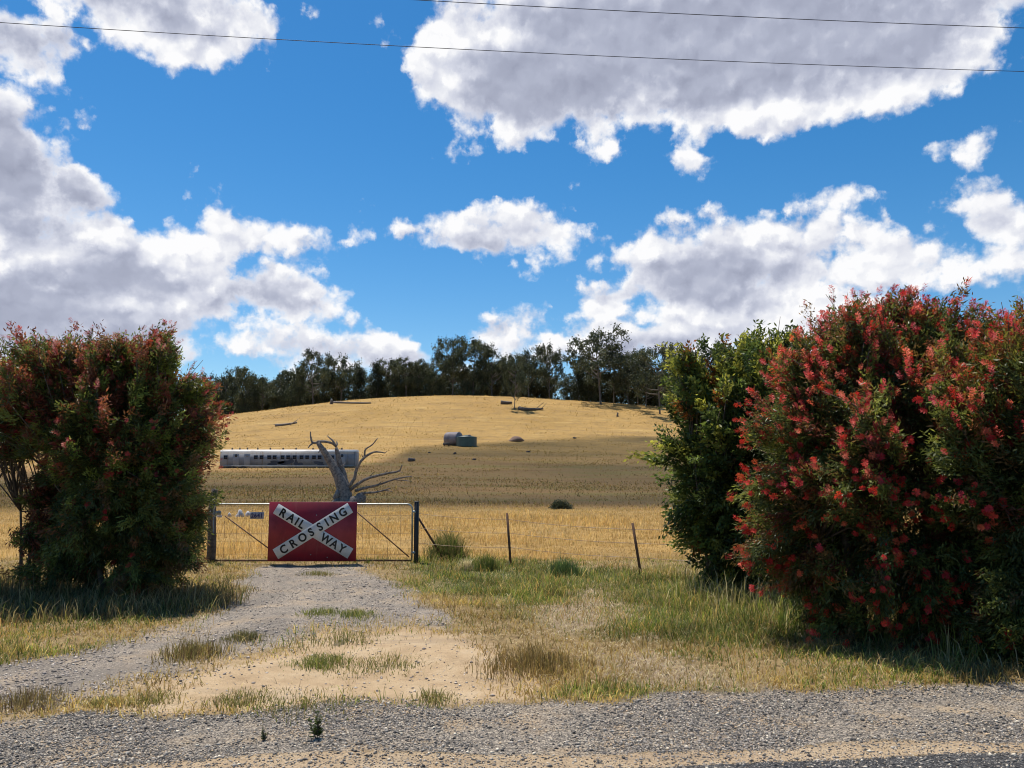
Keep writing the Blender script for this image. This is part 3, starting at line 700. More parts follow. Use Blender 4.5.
        for i in order[100:]:
            Vf, Ff = protos[int(r.integers(0, 5))]; Mx = np.array(Vector(ax[i]).to_track_quat('Z', 'Y').to_matrix())
            Vw = Vf@Mx.T*r.uniform(.85, 1.3)+pts[i]; VV.append(Vw); FF.append(Ff+n0); n0 += len(Vw); CC.append(np.repeat(cf[[i]], len(Vw), 0))
        if VV:
            fo = bulk('blossom', np.concatenate(VV), [np.concatenate(FF)], M['petal'], root, np.concatenate(CC)); tag(fo, kind='stuff')
    return root
def palette_r(n, cols, wts, jit, r):
    k = r.choice(len(cols), n, p=np.array(wts)/sum(wts)); c = np.array(cols)[k]; return np.clip(c*(1+jit*(r.random((n, 1))*2-1)), 0, 1)

RED = [(.56,.042,.036), (.64,.07,.045), (.46,.03,.03), (.62,.13,.065), (.50,.042,.055)]
LEAFG = [(.10,.12,.036), (.135,.155,.042), (.07,.085,.03), (.22,.235,.055), (.18,.11,.05)]
def px_blob(px, py, Y, rx, ry, base, dy=0, rd=None):
    "lobe of a crown: photo pixel and pixel radii at distance Y, made relative to the thing's base"
    p = at(px, py, Y) - np.asarray(base); k = math.hypot(1, (px-512)/F)*Y/F
    return (p[0], p[1]+dy, p[2], rx*Y/F, rd if rd else rx*Y/F*.9, ry*Y/F)
def spray(px, py, Y, base, d, L):
    return (tuple(at(px, py, Y)-np.asarray(base)), d, L)

def tint_l(C, c, r):  # reddish top leaves, and a yellow-green that paints the sunlit upper right
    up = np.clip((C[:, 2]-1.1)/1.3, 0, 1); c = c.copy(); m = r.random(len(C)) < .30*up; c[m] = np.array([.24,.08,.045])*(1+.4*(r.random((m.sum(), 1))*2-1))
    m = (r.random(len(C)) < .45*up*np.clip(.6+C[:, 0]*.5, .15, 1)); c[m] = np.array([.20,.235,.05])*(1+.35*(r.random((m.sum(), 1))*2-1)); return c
def red_tint(thr):
    def f(C, c, r):
        m = r.random(len(C)) < thr; c = c.copy(); c[m] = np.array([.17,.055,.035])*(1+.4*(r.random((m.sum(), 1))*2-1)); return c
    return f
# left bottlebrush
b0 = G(125, 598); YL = b0[1]
bl = [px_blob(124, 440, YL, 68, 70, b0), px_blob(58, 408, YL, 60, 52, b0), px_blob(28, 398, YL, 44, 40, b0), px_blob(140, 388, YL, 44, 32, b0), px_blob(166, 455, YL, 31, 62, b0, -.1), px_blob(125, 520, YL, 74, 78, b0, .1), px_blob(95, 396, YL, 56, 34, b0), px_blob(152, 535, YL, 42, 62, b0), px_blob(85, 540, YL, 36, 60, b0), px_blob(162, 416, YL, 22, 32, b0)]
sp = [spray(58, 362, YL, b0, (-.25, 0, 1), .28), spray(62, 360, YL, b0, (.25, 0, 1), .3), spray(90, 348, YL, b0, (.05, 0, 1), .22), spray(120, 352, YL, b0, (.2, 0, 1), .25), spray(160, 360, YL, b0, (.2, 0, 1), .3), spray(180, 385, YL, b0, (.6, 0, 1), .3), spray(190, 420, YL, b0, (1, 0, .5), .22), spray(192, 445, YL, b0, (1, 0, -.1), .22), spray(150, 355, YL, b0, (-.1, 0, 1), .25)]
def fs_left(C, r): return np.clip((C[:, 2]-1.1)/1.2, .05, 1)
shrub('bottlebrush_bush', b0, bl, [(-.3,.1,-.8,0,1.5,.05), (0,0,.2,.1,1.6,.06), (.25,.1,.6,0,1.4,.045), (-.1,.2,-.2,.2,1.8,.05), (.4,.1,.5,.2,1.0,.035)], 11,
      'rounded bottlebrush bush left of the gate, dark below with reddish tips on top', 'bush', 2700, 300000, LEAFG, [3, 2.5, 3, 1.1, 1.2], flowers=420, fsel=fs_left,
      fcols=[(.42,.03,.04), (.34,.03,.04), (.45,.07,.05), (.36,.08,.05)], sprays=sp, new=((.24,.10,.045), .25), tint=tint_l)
# smaller bush at the left edge, canopy carried on bare stems
b1 = G(-6, 590); Y1 = b1[1]
bl = [px_blob(-25, 405, Y1, 60, 58, b1), px_blob(14, 400, Y1, 44, 48, b1), px_blob(-60, 450, Y1, 60, 60, b1), px_blob(24, 440, Y1, 30, 34, b1), px_blob(-75, 540, Y1, 45, 60, b1), px_blob(46, 545, Y1, 24, 46, b1), px_blob(52, 490, Y1, 22, 40, b1), px_blob(8, 575, Y1, 22, 20, b1)]
sp = [spray(5, 355, Y1, b1, (-.2, 0, 1), .2), spray(30, 355, Y1, b1, (.2, 0, 1), .2)]
shrub('bottlebrush_bush', b1, bl, [(.45,0,.5,0,1.5,.03), (.55,.1,.65,0,1.5,.025), (.35,.05,.2,.1,1.5,.03), (-.3,.1,-.4,.1,1.5,.05)], 12,
      'bottlebrush bush at the left edge with bare stems under its canopy', 'bush', 1300, 135000, LEAFG, [3, 2.5, 3, .6, 1.5], flowers=70, fsel=fs_left,
      fcols=[(.34,.03,.03), (.26,.02,.03), (.38,.07,.04)], sprays=sp, new=((.22,.07,.04), .5), tint=red_tint(.2))
# green tree right of the fence
b2 = G(712, 592); Y2 = b2[1]
bl = [px_blob(737, 432, Y2, 62, 74, b2), px_blob(772, 410, Y2, 44, 66, b2), px_blob(714, 460, Y2, 40, 66, b2), px_blob(752, 500, Y2, 56, 66, b2), px_blob(785, 470, Y2, 50, 90, b2, .2), px_blob(704, 398, Y2, 22, 34, b2), px_blob(768, 362, Y2, 28, 24, b2), px_blob(726, 535, Y2, 30, 40, b2), px_blob(762, 560, Y2, 44, 36, b2), px_blob(730, 572, Y2, 22, 18, b2)]
sp = [spray(770, 348, Y2, b2, (.0, 0, 1), .25), spray(745, 358, Y2, b2, (-.2, 0, 1), .2), spray(790, 352, Y2, b2, (.2, 0, 1), .25), spray(695, 378, Y2, b2, (-.3, 0, 1), .2), spray(668, 430, Y2, b2, (-1, 0, .3), .2), spray(672, 480, Y2, b2, (-1, 0, -.2), .2), spray(700, 540, Y2, b2, (-.4, 0, -.6), .3)]
def tint2(C, c, r):  # sunlit top and left painted as yellow-green leaves, a few reddish
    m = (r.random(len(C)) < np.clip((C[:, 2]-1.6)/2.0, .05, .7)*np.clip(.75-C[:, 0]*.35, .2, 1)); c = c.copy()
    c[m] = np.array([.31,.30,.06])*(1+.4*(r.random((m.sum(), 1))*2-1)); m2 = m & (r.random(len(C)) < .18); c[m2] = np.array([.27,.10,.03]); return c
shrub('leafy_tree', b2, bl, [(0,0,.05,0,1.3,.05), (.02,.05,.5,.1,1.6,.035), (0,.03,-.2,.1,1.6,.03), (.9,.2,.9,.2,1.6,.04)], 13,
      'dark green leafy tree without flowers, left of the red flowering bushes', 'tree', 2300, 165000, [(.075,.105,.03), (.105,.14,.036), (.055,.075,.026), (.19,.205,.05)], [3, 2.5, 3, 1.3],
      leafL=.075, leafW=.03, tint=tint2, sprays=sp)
# big bottlebrush on the right
b3 = G(862, 648); Y3 = b3[1]+.55; b3 = np.array([at(862, 648, Y3)[0], Y3, float(Hn(at(862, 648, Y3)[0], Y3))])
bl = [px_blob(862, 414, Y3, 70, 76, b3), px_blob(905, 388, Y3, 70, 58, b3), px_blob(810, 470, Y3, 56, 80, b3, -.15), px_blob(880, 480, Y3, 80, 100, b3, -.35), px_blob(872, 560, Y3, 78, 80, b3, -.1), px_blob(826, 565, Y3, 44, 62, b3), px_blob(945, 520, Y3, 76, 110, b3, -.2), px_blob(940, 425, Y3, 70, 72, b3, -.15), px_blob(985, 425, Y3, 52, 66, b3, -.25), px_blob(985, 500, Y3, 52, 100, b3, -.3), px_blob(870, 352, Y3, 40, 30, b3), px_blob(906, 350, Y3, 44, 32, b3, -.1), px_blob(966, 384, Y3, 44, 42, b3, -.3), px_blob(1000, 410, Y3, 40, 50, b3, -.3), px_blob(830, 400, Y3, 44, 44, b3, -.15), px_blob(936, 352, Y3, 42, 30, b3), px_blob(800, 505, Y3, 26, 30, b3, -.2), px_blob(912, 590, Y3, 84, 60, b3, -.25)]
sp = [spray(860, 328, Y3, b3, (-.15, 0, 1), 0.33), spray(875, 326, Y3, b3, (.1, 0, 1), 0.26), spray(850, 338, Y3, b3, (-.6, 0, 1), 0.22), spray(905, 330, Y3, b3, (.1, 0, 1), 0.29), spray(920, 330, Y3, b3, (.3, 0, 1), 0.29), spray(945, 338, Y3, b3, (.5, 0, 1), 0.33), spray(960, 335, Y3, b3, (.8, 0, .9), .32), spray(830, 345, Y3, b3, (-.8, 0, .8), .26), spray(975, 345, Y3, b3, (1, 0, .6), .3), spray(785, 455, Y3, b3, (-1, 0, .2), .42), spray(800, 490, Y3, b3, (-1, -.2, 0), .45), spray(790, 540, Y3, b3, (-1, 0, -.1), .34), spray(800, 400, Y3, b3, (-1, 0, .5), .3), spray(815, 375, Y3, b3, (-.9, 0, .6), .28), spray(890, 326, Y3, b3, (0, 0, 1), 0.24)]
def fs_right(C, r):
    # most flowers on the upper, left and sunny faces
    return np.clip(.35+.35*(C[:, 2]-1.2), .10, 1.3)*np.clip(1.0-.55*(C[:, 0]-.2)*(C[:, 2] < 2.2), .12, 1.4)*(1+.6*(C[:, 2] > 1.6))*np.where(C[:, 2] < 1.3, .32, 1.0)
shrub('bottlebrush_bush', b3, bl, [(0,0,-.2,0,1.5,.06), (.2,.1,.5,.1,1.7,.06), (-.2,.05,-.5,-.1,1.2,.045), (.4,.1,.9,0,1.4,.05), (0,.15,.1,.2,2.2,.05)], 14,
      'tallest bottlebrush bush on the right, covered in bright red flower spikes', 'bush', 3300, 400000, LEAFG, [3, 2.5, 2.5, 1.2, 1.2], leafL=.06, leafW=.0145,
      flowers=1500, fsel=fs_right, fcols=RED, sprays=sp, new=((.20,.12,.04), .3), tint=red_tint(.10))
# third bush at the right edge, in front
b4 = G(1090, 662); Y4 = b4[1]
bl = [px_blob(1040, 430, Y4, 72, 88, b4), px_blob(1090, 450, Y4, 110, 110, b4), px_blob(1010, 480, Y4, 44, 70, b4), px_blob(1020, 570, Y4, 66, 84, b4), px_blob(1100, 570, Y4, 110, 100, b4), px_blob(996, 402, Y4, 50, 42, b4), px_blob(985, 460, Y4, 40, 60, b4), px_blob(1080, 390, Y4, 60, 50, b4)]
sp = [spray(1000, 360, Y4, b4, (-.2, 0, 1), .18), spray(1018, 350, Y4, b4, (.1, 0, 1), .2), spray(985, 400, Y4, b4, (-1, 0, .5), .2), spray(1050, 350, Y4, b4, (.1, 0, 1), .2)]
def tint4(C, c, r):  # yellow-green and orange upper leaves carry the sunlit top in their colour
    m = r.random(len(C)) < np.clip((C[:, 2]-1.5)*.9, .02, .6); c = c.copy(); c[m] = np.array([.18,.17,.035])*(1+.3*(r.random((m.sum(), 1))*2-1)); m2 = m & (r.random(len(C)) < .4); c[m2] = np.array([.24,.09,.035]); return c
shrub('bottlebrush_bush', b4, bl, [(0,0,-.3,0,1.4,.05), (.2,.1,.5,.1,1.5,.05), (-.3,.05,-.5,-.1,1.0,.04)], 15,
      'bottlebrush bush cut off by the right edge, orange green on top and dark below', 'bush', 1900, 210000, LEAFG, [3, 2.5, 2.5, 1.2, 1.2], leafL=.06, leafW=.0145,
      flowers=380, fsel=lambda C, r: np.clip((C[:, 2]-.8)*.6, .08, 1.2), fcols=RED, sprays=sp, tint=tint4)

# ------------------------------------------------------------------ gate, posts, sign
YG = float(flat(313, 564)[1])
def ga(px, py, dy=0.0): return at(px, py, YG+dy)
def gz(x): return float(Hn(x, YG))
gp = ga(313, 563); gbase = np.array([gp[0], YG, gz(gp[0])])
gate = empty('farm_gate', gbase, 'galvanised tube farm gate with wire mesh infill across the driveway', 'gate')
def loc(p): return np.asarray(p)-gbase
x0, x1 = ga(214, 503)[0], ga(412.5, 503)[0]; zt, zb = ga(313, 504)[2], ga(313, 560.5)[2]
xm = ga(313, 503)[0]
fr = MB(); rt = .016
cor = .10
def rnd(xa, xb):
    c = []
    for (cx, cz, a0) in ((xb-cor, zt-cor, 90), (xa+cor, zt-cor, 180)):
        pass
    pts = [(xa, zb+0.0), (xa, zt-cor)]
    pts += [(xa+cor-cor*math.cos(R(a)), zt-cor+cor*math.sin(R(a))) for a in range(0, 91, 15)]
    pts += [(xb-cor+cor*math.sin(R(a)), zt-cor+cor*math.cos(R(a))) for a in range(0, 91, 15)]
    pts += [(xb, zb)]
    return [loc((p[0], YG, p[1])) for p in pts]
fr.tube(rnd(x0, x1), rt, 10)
fr.build('frame', M['galv'], gate, True)
br = MB(); br.tube([loc((x0+.01, YG, zb)), loc((x1-.01, YG, zb))], .017, 8); br.build('bottom_rail', M['rust'], gate, True)
for (a, b) in (((225, 516), (283, 559)), ((347, 499.5+4), (409, 557))):
    d = MB(); d.tube([loc(ga(*a, .012)), loc(ga(*b, .012))], .011, 7); d.build('brace', M['rust'], gate, True)
ms_ = MB(); k = x0+.2
while k < x1-.1:
    ms_.tube([loc((k, YG+.02, zb)), loc((k+random.uniform(-.008, .008), YG+.02, (zt+zb)/2)), loc((k, YG+.02, zt))], .0024, 4); k += .228
for q in (.11, .22, .34, .48, .63, .80):
    ms_.tube([loc((x0, YG+.024, zb+q)), loc((x1, YG+.024, zb+q+random.uniform(-.01, .01)))], .0022, 4)
ms_.build('wire_mesh', M['wire'], gate, True)
lt = MB(); c0 = loc(ga(219, 513)); lt.box(c0+np.array([0, -.03, 0]), (.05, .012, .035), bev=.006)
for i in range(6):
    a = i/5; p = loc(ga(210+9*a, 511+5*math.sin(a*3.1), -.035)); lt.tube([p+np.array([.018*math.cos(t), .0, .014*math.sin(t)]) for t in np.linspace(0, 6.283, 9)], .0045, 5, False)
lt.build('chain_latch', M['galv'], gate, True)
for xh, zz in ((x1, zt-.14), (x1, zb+.14)):
    hb = MB(); hb.box(loc((xh+.03, YG-.0, zz)), (.035, .026, .02), bev=.006); hb.build('hinge', M['galv'], gate)
# strainer post and stay on the right
p = ga(416, 550); pb = np.array([p[0], YG+.02, gz(p[0])])
post = empty('gate_post', pb, 'black steel post carrying the right end of the gate', 'post')
mb = MB(); top = ga(416, 502)[2]-pb[2]
mb.box((0, 0, (top-.3)/2), (.040, .040, (top+.3)/2), bev=.008); mb.build('shaft', M['black'], post)
cp = MB(); cp.box((0, 0, top+.007), (.044, .044, .006), bev=.003); cp.build('cap', M['black'], post)
s0 = ga(418.5, 518, .06)-pb; s1 = ga(446, 548, .5)-pb; s1 = np.array([s1[0], s1[1], -.05])
sm = MB(); sm.tube([s0, s1], .02, 8); sm.build('stay', M['rust'], post, True)
# timber post on the left
p = ga(210, 550); pb = np.array([p[0], YG+.05, gz(p[0])])
wp = MB(); ht = ga(210, 489)[2]-pb[2]
wp.tube([(.0, 0, -.3), (.01, 0, .3), (-.01, 0, ht*.7), (.02, 0, ht)], [.085, .08, .07, .055], 10, wob=.16)
o = wp.build('timber_post', M['wood'], None, True); o.location = Vector(pb); tag(o, 'weathered timber post at the left end of the gate beside the bush', 'post')
# the crossing sign
xa, xb, za, zb_ = ga(269.1, 530)[0], ga(357, 530)[0], ga(313, 561)[2], ga(313, 501.8)[2]
sc_c = np.array([(xa+xb)/2, YG-.034, za]); W, Hh = (xb-xa), (zb_-za)
sign = empty('crossing_sign', sc_c, 'red rectangular railway crossing sign with white diagonal cross, fixed to the gate', 'sign')
pn = MB(); pn.box((0, 0, Hh/2), (W/2, .008, Hh/2), bev=.004); pn.build('panel', M['red'], sign)
def zs(zx, zy):  # photo enlargement pixel -> panel coordinates
    p = ga(200+zx/6.4, 490+zy/6.4)-sc_c; return np.array([p[0], p[2]])
def letters(chars, size, name, material, parent, depth=.0015, bold=.006, xs=1.0):
    "glyphs cut from the built-in face, each placed and turned, as one mesh"
    VV, FF, n = [], [], 0
    for (ch, cx, cz, ang, y) in chars:
        cu = bpy.data.curves.new('glyph', 'FONT'); cu.body = ch; cu.size = size; cu.extrude = depth; cu.offset = bold
        cu.align_x = 'CENTER'; cu.align_y = 'CENTER'; cu.resolution_u = 4
        ob = bpy.data.objects.new('glyph', cu); col.objects.link(ob); bpy.context.view_layer.update()
        me = bpy.data.meshes.new_from_object(ob.evaluated_get(bpy.context.evaluated_depsgraph_get()))
        v = np.array([w_.co[:] for w_ in me.vertices]); v[:, 0] *= xs
        lo, hi = v[:, :2].min(0), v[:, :2].max(0); v[:, :2] -= (lo+hi)/2
        ca, sa = math.cos(ang), math.sin(ang)
        VV.append(np.stack([cx+v[:, 0]*ca-v[:, 1]*sa, y-v[:, 2], cz+v[:, 0]*sa+v[:, 1]*ca], 1))
        FF += [tuple(i+n for i in p.vertices) for p in me.polygons]; n += len(v)
        bpy.data.objects.remove(ob); bpy.data.curves.remove(cu); bpy.data.meshes.remove(me)
    me = bpy.data.meshes.new(name); me.from_pydata(np.concatenate(VV).tolist(), [], FF); me.materials.append(material); me.update()
    o = bpy.data.objects.new(name, me); col.objects.link(o); o.parent = parent; return o
bars = [((490, 117), (966, 406), -.012, [('R',540,146),('A',588,178),('I',624,202),('L',655,225),('W',814,309),('A',866,342),('Y',914,371)]),
        ((488, 410), (966, 112), -.018, [('C',541,378),('R',604,339),('O',661,303),('S',716,269),('S',772,234),('I',816,207),('N',862,178),('G',918,143)])]
for (a, b, yy, txt) in bars:
    A_, B_ = zs(*a), zs(*b); cen = (A_+B_)/2; d = B_-A_; L = np.linalg.norm(d); ang = math.atan2(d[1], d[0]); ca, sa = math.cos(ang), math.sin(ang)
    Mr = np.array([[ca, 0, -sa], [0, 1, 0], [sa, 0, ca]])
    mb = MB(); mb.box((cen[0], yy, cen[1]), (L/2, .003, .101), Mr, .002); bar = mb.build('cross_bar', M['white'], sign)
    for grp in ((txt[:4], txt[4:]) if len(txt) == 7 else (txt,)): letters([(ch, *(cen+np.array([ca, sa])*((zs(px_, py_)-cen)@np.array([ca, sa]))), ang, yy-.0055) for ch, px_, py_ in grp], .205, 'lettering', M['ink'], bar, xs=.92)
bt = MB()
for q in ((750, 160), (818, 430), (712, 412)):
    c_ = zs(*q); bt.tube([(c_[0], -.006, c_[1]), (c_[0], -.013, c_[1])], .011, 8)
bt.build('bolt', M['galv'], sign)
# number plate hung on the mesh
q0 = ga(257, 515.5, -.02); npl = empty('number_plate', q0, 'small pale plate with the number 2641 hung on the gate mesh', 'number plate')
mb = MB(); mb.box((0, 0, 0), (.125, .003, .062), bev=.002); mb.build('plate', M['plate'], npl)
letters([(ch, -.082+.055*i, 0, 0, -.005) for i, ch in enumerate('2641')], .105, 'lettering', M['blueink'], npl, .001, .003)
hk = MB(); hk.tube([(-.09, 0, .055), (-.09, .02, .12)], .003, 5); hk.tube([(.09, 0, .055), (.09, .02, .12)], .003, 5); hk.build('hook', M['wire'], npl)

# ------------------------------------------------------------------ wire fence
f0 = G(511.5, 566); f1 = G(643, 577); fe = f1+(f1-f0)*1.6; fe[2] = float(Hn(fe[0], fe[1])); fs = ga(417, 545); fs = np.array([fs[0], YG+.04, gz(fs[0])])
fence = empty('wire_fence', f0, 'low wire fence on leaning rusty steel pickets right of the gate', 'fence')
def picket(p, tx, ty, px_):
    top = at(tx, ty, p[1]-.05); mb = MB(); a = p-f0; b = top-f0; d = b-a
    # Y-section picket
    for k in range(3):
        an = k*2.094+.5; o_ = np.array([math.cos(an), math.sin(an), 0])*.022
        mb.tube([a+o_*.6-np.array([0, 0, .2]), b+o_*.6], .011, 5)
    mb.build('post', M['rust'], fence)
    return top
t0 = picket(f0, 507, 513, 0); t1 = picket(f1, 632.5, 523, 0)
te = fe+np.array([-.1, 0, 1.05]); mb = MB(); mb.tube([fe-f0-np.array([0, 0, .2]), te-f0], .02, 6); mb.build('post', M['rust'], fence)
for fr_ in (.35, .62, .88):
    P_ = [fs+np.array([0, 0, 1.0*fr_]), f0+(t0-f0)*fr_, f1+(t1-f1)*fr_, fe+(te-fe)*fr_]; pts = []
    for a, b in zip(P_[:-1], P_[1:]):
        for t in np.linspace(0, 1, 9)[:-1 if b is not P_[-1] else None]: pts.append(a+(b-a)*t-np.array([0, 0, .12*t*(1-t)])-f0)
    mb = MB(); mb.tube(pts, .004, 5); mb.build('wire', M['wire'], fence)

# ------------------------------------------------------------------ dead tree in the paddock
YD = 42.0; k_ = 7.314
def dz(x, y, dy=0): return at(290+x/k_, 425+y/k_, YD+dy)
dbp = dz(405, 585); db = np.array([dbp[0], YD, float(Hn(dbp[0], YD))])
dead = empty('dead_tree', db, 'grey leafless dead tree stump with bare limbs behind the crossing sign', 'dead tree')
px = YD/F/k_
tk = MB()
tk.tube(spline([db+np.array([.05, 0, -.3]), dz(405, 560), dz(385, 450), dz(335, 340), dz(270, 225), dz(205, 130)], 18)-db, np.interp(np.linspace(0, 1, 18), [0, .25, .5, .75, 1], np.array([84, 56, 38, 27, 17]))*px, 12, wob=.16)
tk.tube(spline([dz(425, 560, .2), dz(395, 400, .3), dz(365, 280, .35), dz(338, 165, .3)], 10)-db, np.linspace(38, 13, 10)*px, 9, wob=.18)
for (x_, y_, r_) in ((520, 530, 40), (470, 560, 52), (345, 560, 34), (350, 500, 24)):
    tk.tube(spline([dz(x_-20, y_+40, -.2), dz(x_, y_, -.25), dz(x_+8, y_-30, -.1)], 6)-db, np.array([.9, 1, 1, .9, .7, .3])*r_*px, 8, wob=.3)
tk.build('trunk', M['dead'], dead, True)
limbs = [([(205,130),(165,128),(152,90),(150,48)], 20, 7, 0), ([(175,130),(150,145),(133,166)], 15, 7, -.2), ([(200,122),(260,122),(310,135),(340,162)], 18, 14, .1), ([(335,150),(310,112),(290,95),(274,78)], 16, 6, .2),
         ([(335,160),(345,140),(340,122)], 14, 8, .3), ([(410,470),(470,395),(487,320),(535,245),(595,205),(640,196),(697,205)], 28, 7, -.3), ([(545,232),(552,180),(600,145),(640,98)], 15, 6, -.35),
         ([(440,475),(500,430),(570,390),(690,358),(790,340),(812,315),(820,290)], 24, 7, -.6), ([(480,480),(540,462),(640,440),(760,398),(850,380),(893,378)], 21, 6, -.9), ([(760,400),(830,405),(890,412)], 9, 4, -1.0),
         ([(500,510),(560,497),(640,490),(735,462)], 22, 7, -1.2), ([(640,490),(700,478),(745,486)], 11, 5, -1.3)]
limbs += [([(575,385),(600,360),(612,345)], 8, 3, -.5), ([(690,358),(712,330)], 7, 3, -.6), ([(640,440),(668,412)], 8, 3, -.9), ([(487,320),(462,300)], 9, 4, -.3), ([(700,200),(712,190)], 5, 2, -.3), ([(300,275),(322,262)], 11, 6, .1),
          ([(235,175),(215,190),(208,205)], 10, 4, -.1), ([(370,300),(398,290),(404,270)], 10, 4, .3), ([(540,240),(520,215)], 8, 3, -.3), ([(790,340),(812,344),(828,352)], 6, 2, -.6)]
for pts, ra, rb, dy in limbs:
    n_ = 12; mb = MB(); mb.tube(spline([dz(a, b, dy*i/(len(pts)-1)) for i, (a, b) in enumerate(pts)], n_)-db, np.linspace(ra, rb, n_)*px*.52, 8, wob=.3); mb.build('limb', M['dead'], dead, True)

# ------------------------------------------------------------------ railway carriage
YC = 118.0
ca_, cb_ = at(223, 466, YC), at(357, 466, YC); Lc = cb_[0]-ca_[0]; kc = YC/F
zc0 = float(H((ca_[0]+cb_[0])/2, YC))
car = empty('railway_carriage', ((ca_[0]+cb_[0])/2, YC, zc0), 'old grey railway carriage resting on the dry hillside behind the dead tree', 'railway carriage')
cz = lambda zx: (zx-388.5)/4.876*kc        # enlargement x -> metres from centre
hz_ = lambda zy: at(290, 430+zy/4.876, YC)[2]-zc0
def grime():
    m, t, b = mat('grimy_grey_paint'); tc = t.node('ShaderNodeTexCoord').outputs['Object']
    n = t.noise(tc, .8, 6, .6); c = t.mix(t.smooth(n, .35, .68), (.27, .275, .30), (.19, .195, .22))
    st = t.noise(t.v('MULTIPLY', tc, (2.6, .1, .22)), 1.0, 6, .7); c = t.mix(t.m('MULTIPLY', t.smooth(st, .52, .68), .75), c, (.17, .125, .095))
    t.put(b.inputs['Base Color'], c); b.inputs['Roughness'].default_value = .6; return m
M['carbody'] = grime()
M['carroof'] = plain('pale_roof', (.62, .60, .57), .6, .1, .1, .6, c2=(.46, .43, .40))
M['dark'] = plain('dark_opening', (.018, .022, .035), .25, 0, .1, 3); M['panelg'] = plain('pale_grey_door', (.34, .325, .33), .6, 0, .1, 1.5); M['graf'] = plain('dark_spray_paint', (.035, .035, .05), .6, 0, .2, 1.2, c2=(.07, .07, .09))
ztop, zbot = hz_(97), hz_(178); hw = 1.45
def section(side):   # body cross-section (y, z)
    return [(-hw, zbot), (-hw, ztop-.42), (-hw+.06, ztop-.30)]
mb = MB(); N = 2
prof = [(-hw, zbot), (-hw, ztop-.36), (hw, ztop-.36), (hw, zbot)]
xs = (-Lc/2+.12, Lc/2-.12)
V = [(x_, y_, z_) for x_ in xs for (y_, z_) in prof]
mb.add(V, [(0,1,2,3), (7,6,5,4), (0,4,5,1), (1,5,6,2), (2,6,7,3), (3,7,4,0)])
for x_, s_ in ((-Lc/2+.06, -1), (Lc/2-.06, 1)): mb.box((x_, 0, (zbot+ztop-.4)/2), (.06, hw-.12, (ztop-.4-zbot)/2), bev=.05)
mb.build('body', M['carbody'], car)
mb = MB(); n_ = 14; arc = [(-(hw+.05)*math.cos(math.pi*i/(n_-1)), ztop-.36+.40*math.sin(math.pi*i/(n_-1))) for i in range(n_)]
V = [(x_, y_, z_) for x_ in (-Lc/2, Lc/2) for (y_, z_) in arc]; fs_ = [(i, i+1, n_+i+1, n_+i) for i in range(n_-1)]
V += [(-Lc/2, 0, ztop-.36), (Lc/2, 0, ztop-.36)]; fs_ += [(2*n_, i+1, i) for i in range(n_-1)]+[(2*n_+1, n_+i, n_+i+1) for i in range(n_-1)]; fs_ += [(0, n_, 2*n_-1, n_-1)]
mb.add(V, fs_); mb.build('roof', M['carroof'], car)
mb = MB(); mb.box((0, -hw-.012, ztop-.52), (Lc/2-.1, .02, .025)); mb.box((0, -hw-.012, zbot+.06), (Lc/2-.1, .025, .05)); mb.build('trim_rail', M['carroof'], car)
for zx in (108, 145, 182, 232, 293, 355, 418, 500, 560, 640):
    mb = MB(); mb.tube([(cz(zx), -.25, ztop-.0), (cz(zx), -.25, ztop+.22)], .10, 8); mb.tube([(cz(zx), -.25, ztop+.22), (cz(zx), -.25, ztop+.32)], [.17, .08], 8); mb.build('roof_vent', M['log'], car)
def win(zx, w_=.52, h_=.56, zy=134, wide=False):
    c_ = np.array([cz(zx), -hw, hz_(zy)]); f_ = MB(); t_ = .05
    for (dx, dz_, hx, hz2) in ((0, h_/2, w_/2+t_, t_/2), (0, -h_/2, w_/2+t_, t_/2), (-w_/2-t_/2, 0, t_/2, h_/2-t_/2), (w_/2+t_/2, 0, t_/2, h_/2-t_/2)):
        f_.box(c_+np.array([dx, -.02, dz_]), (hx, .03, hz2))
    fo = f_.build('window', M['carbody'], car); g_ = MB(); g_.box(c_+np.array([0, -.008, 0]), (w_/2-.005, .012, h_/2-t_/2-.003)); g_.build('pane', M['dark'], fo)
for zx in (92, 237, 264, 301, 327, 365, 392, 423, 456, 483, 516, 543, 575, 603): win(zx)
for zx, dk in ((142, True), (195, False), (650, True)):
    mb = MB(); mb.box((cz(zx), -hw-.012, hz_(148)), (.42, .02, (hz_(118)-hz_(176))/2), bev=.01); do = mb.build('door', M['panelg'], car)
    pt = MB(); a_ = [(cz(zx)+.21*math.cos(t), -hw-.04, hz_(126)+.21*math.sin(t)) for t in np.linspace(0, 6.283, 17)[:-1]]; a2 = [(x_, y_+.012, z_) for x_, y_, z_ in a_]
    pt.add(a_+a2+[(cz(zx), -hw-.04, hz_(126))], [(16*2, (i+1) % 16, i) for i in range(16)]+[(i, (i+1) % 16, 16+(i+1) % 16, 16+i) for i in range(16)]); pt.build('porthole', M['dark'] if dk else M['carbody'], do)
mb = MB()
for (zx, zy, w_, h_) in ((340, 158, 34, 9), (318, 166, 22, 9), (375, 160, 30, 10), (405, 150, 14, 12), (430, 160, 9, 16), (450, 166, 16, 6), (535, 160, 22, 8), (550, 168, 16, 6)):
    a_ = [(cz(zx)+w_/4.876*kc*math.cos(t)*(1+.22*math.sin(3*t+zx)), -hw-.006-.0004*(zx % 7), hz_(zy)+h_/4.876*kc*math.sin(t)*(1+.2*math.cos(2*t+zx))) for t in np.linspace(0, 6.283, 19)[:-1]]
    mb.add(a_+[(cz(zx), -hw-.006-.0004*(zx % 7), hz_(zy))], [(18, (i+1) % 18, i) for i in range(18)])
mb.build('graffiti', M['graf'], car)
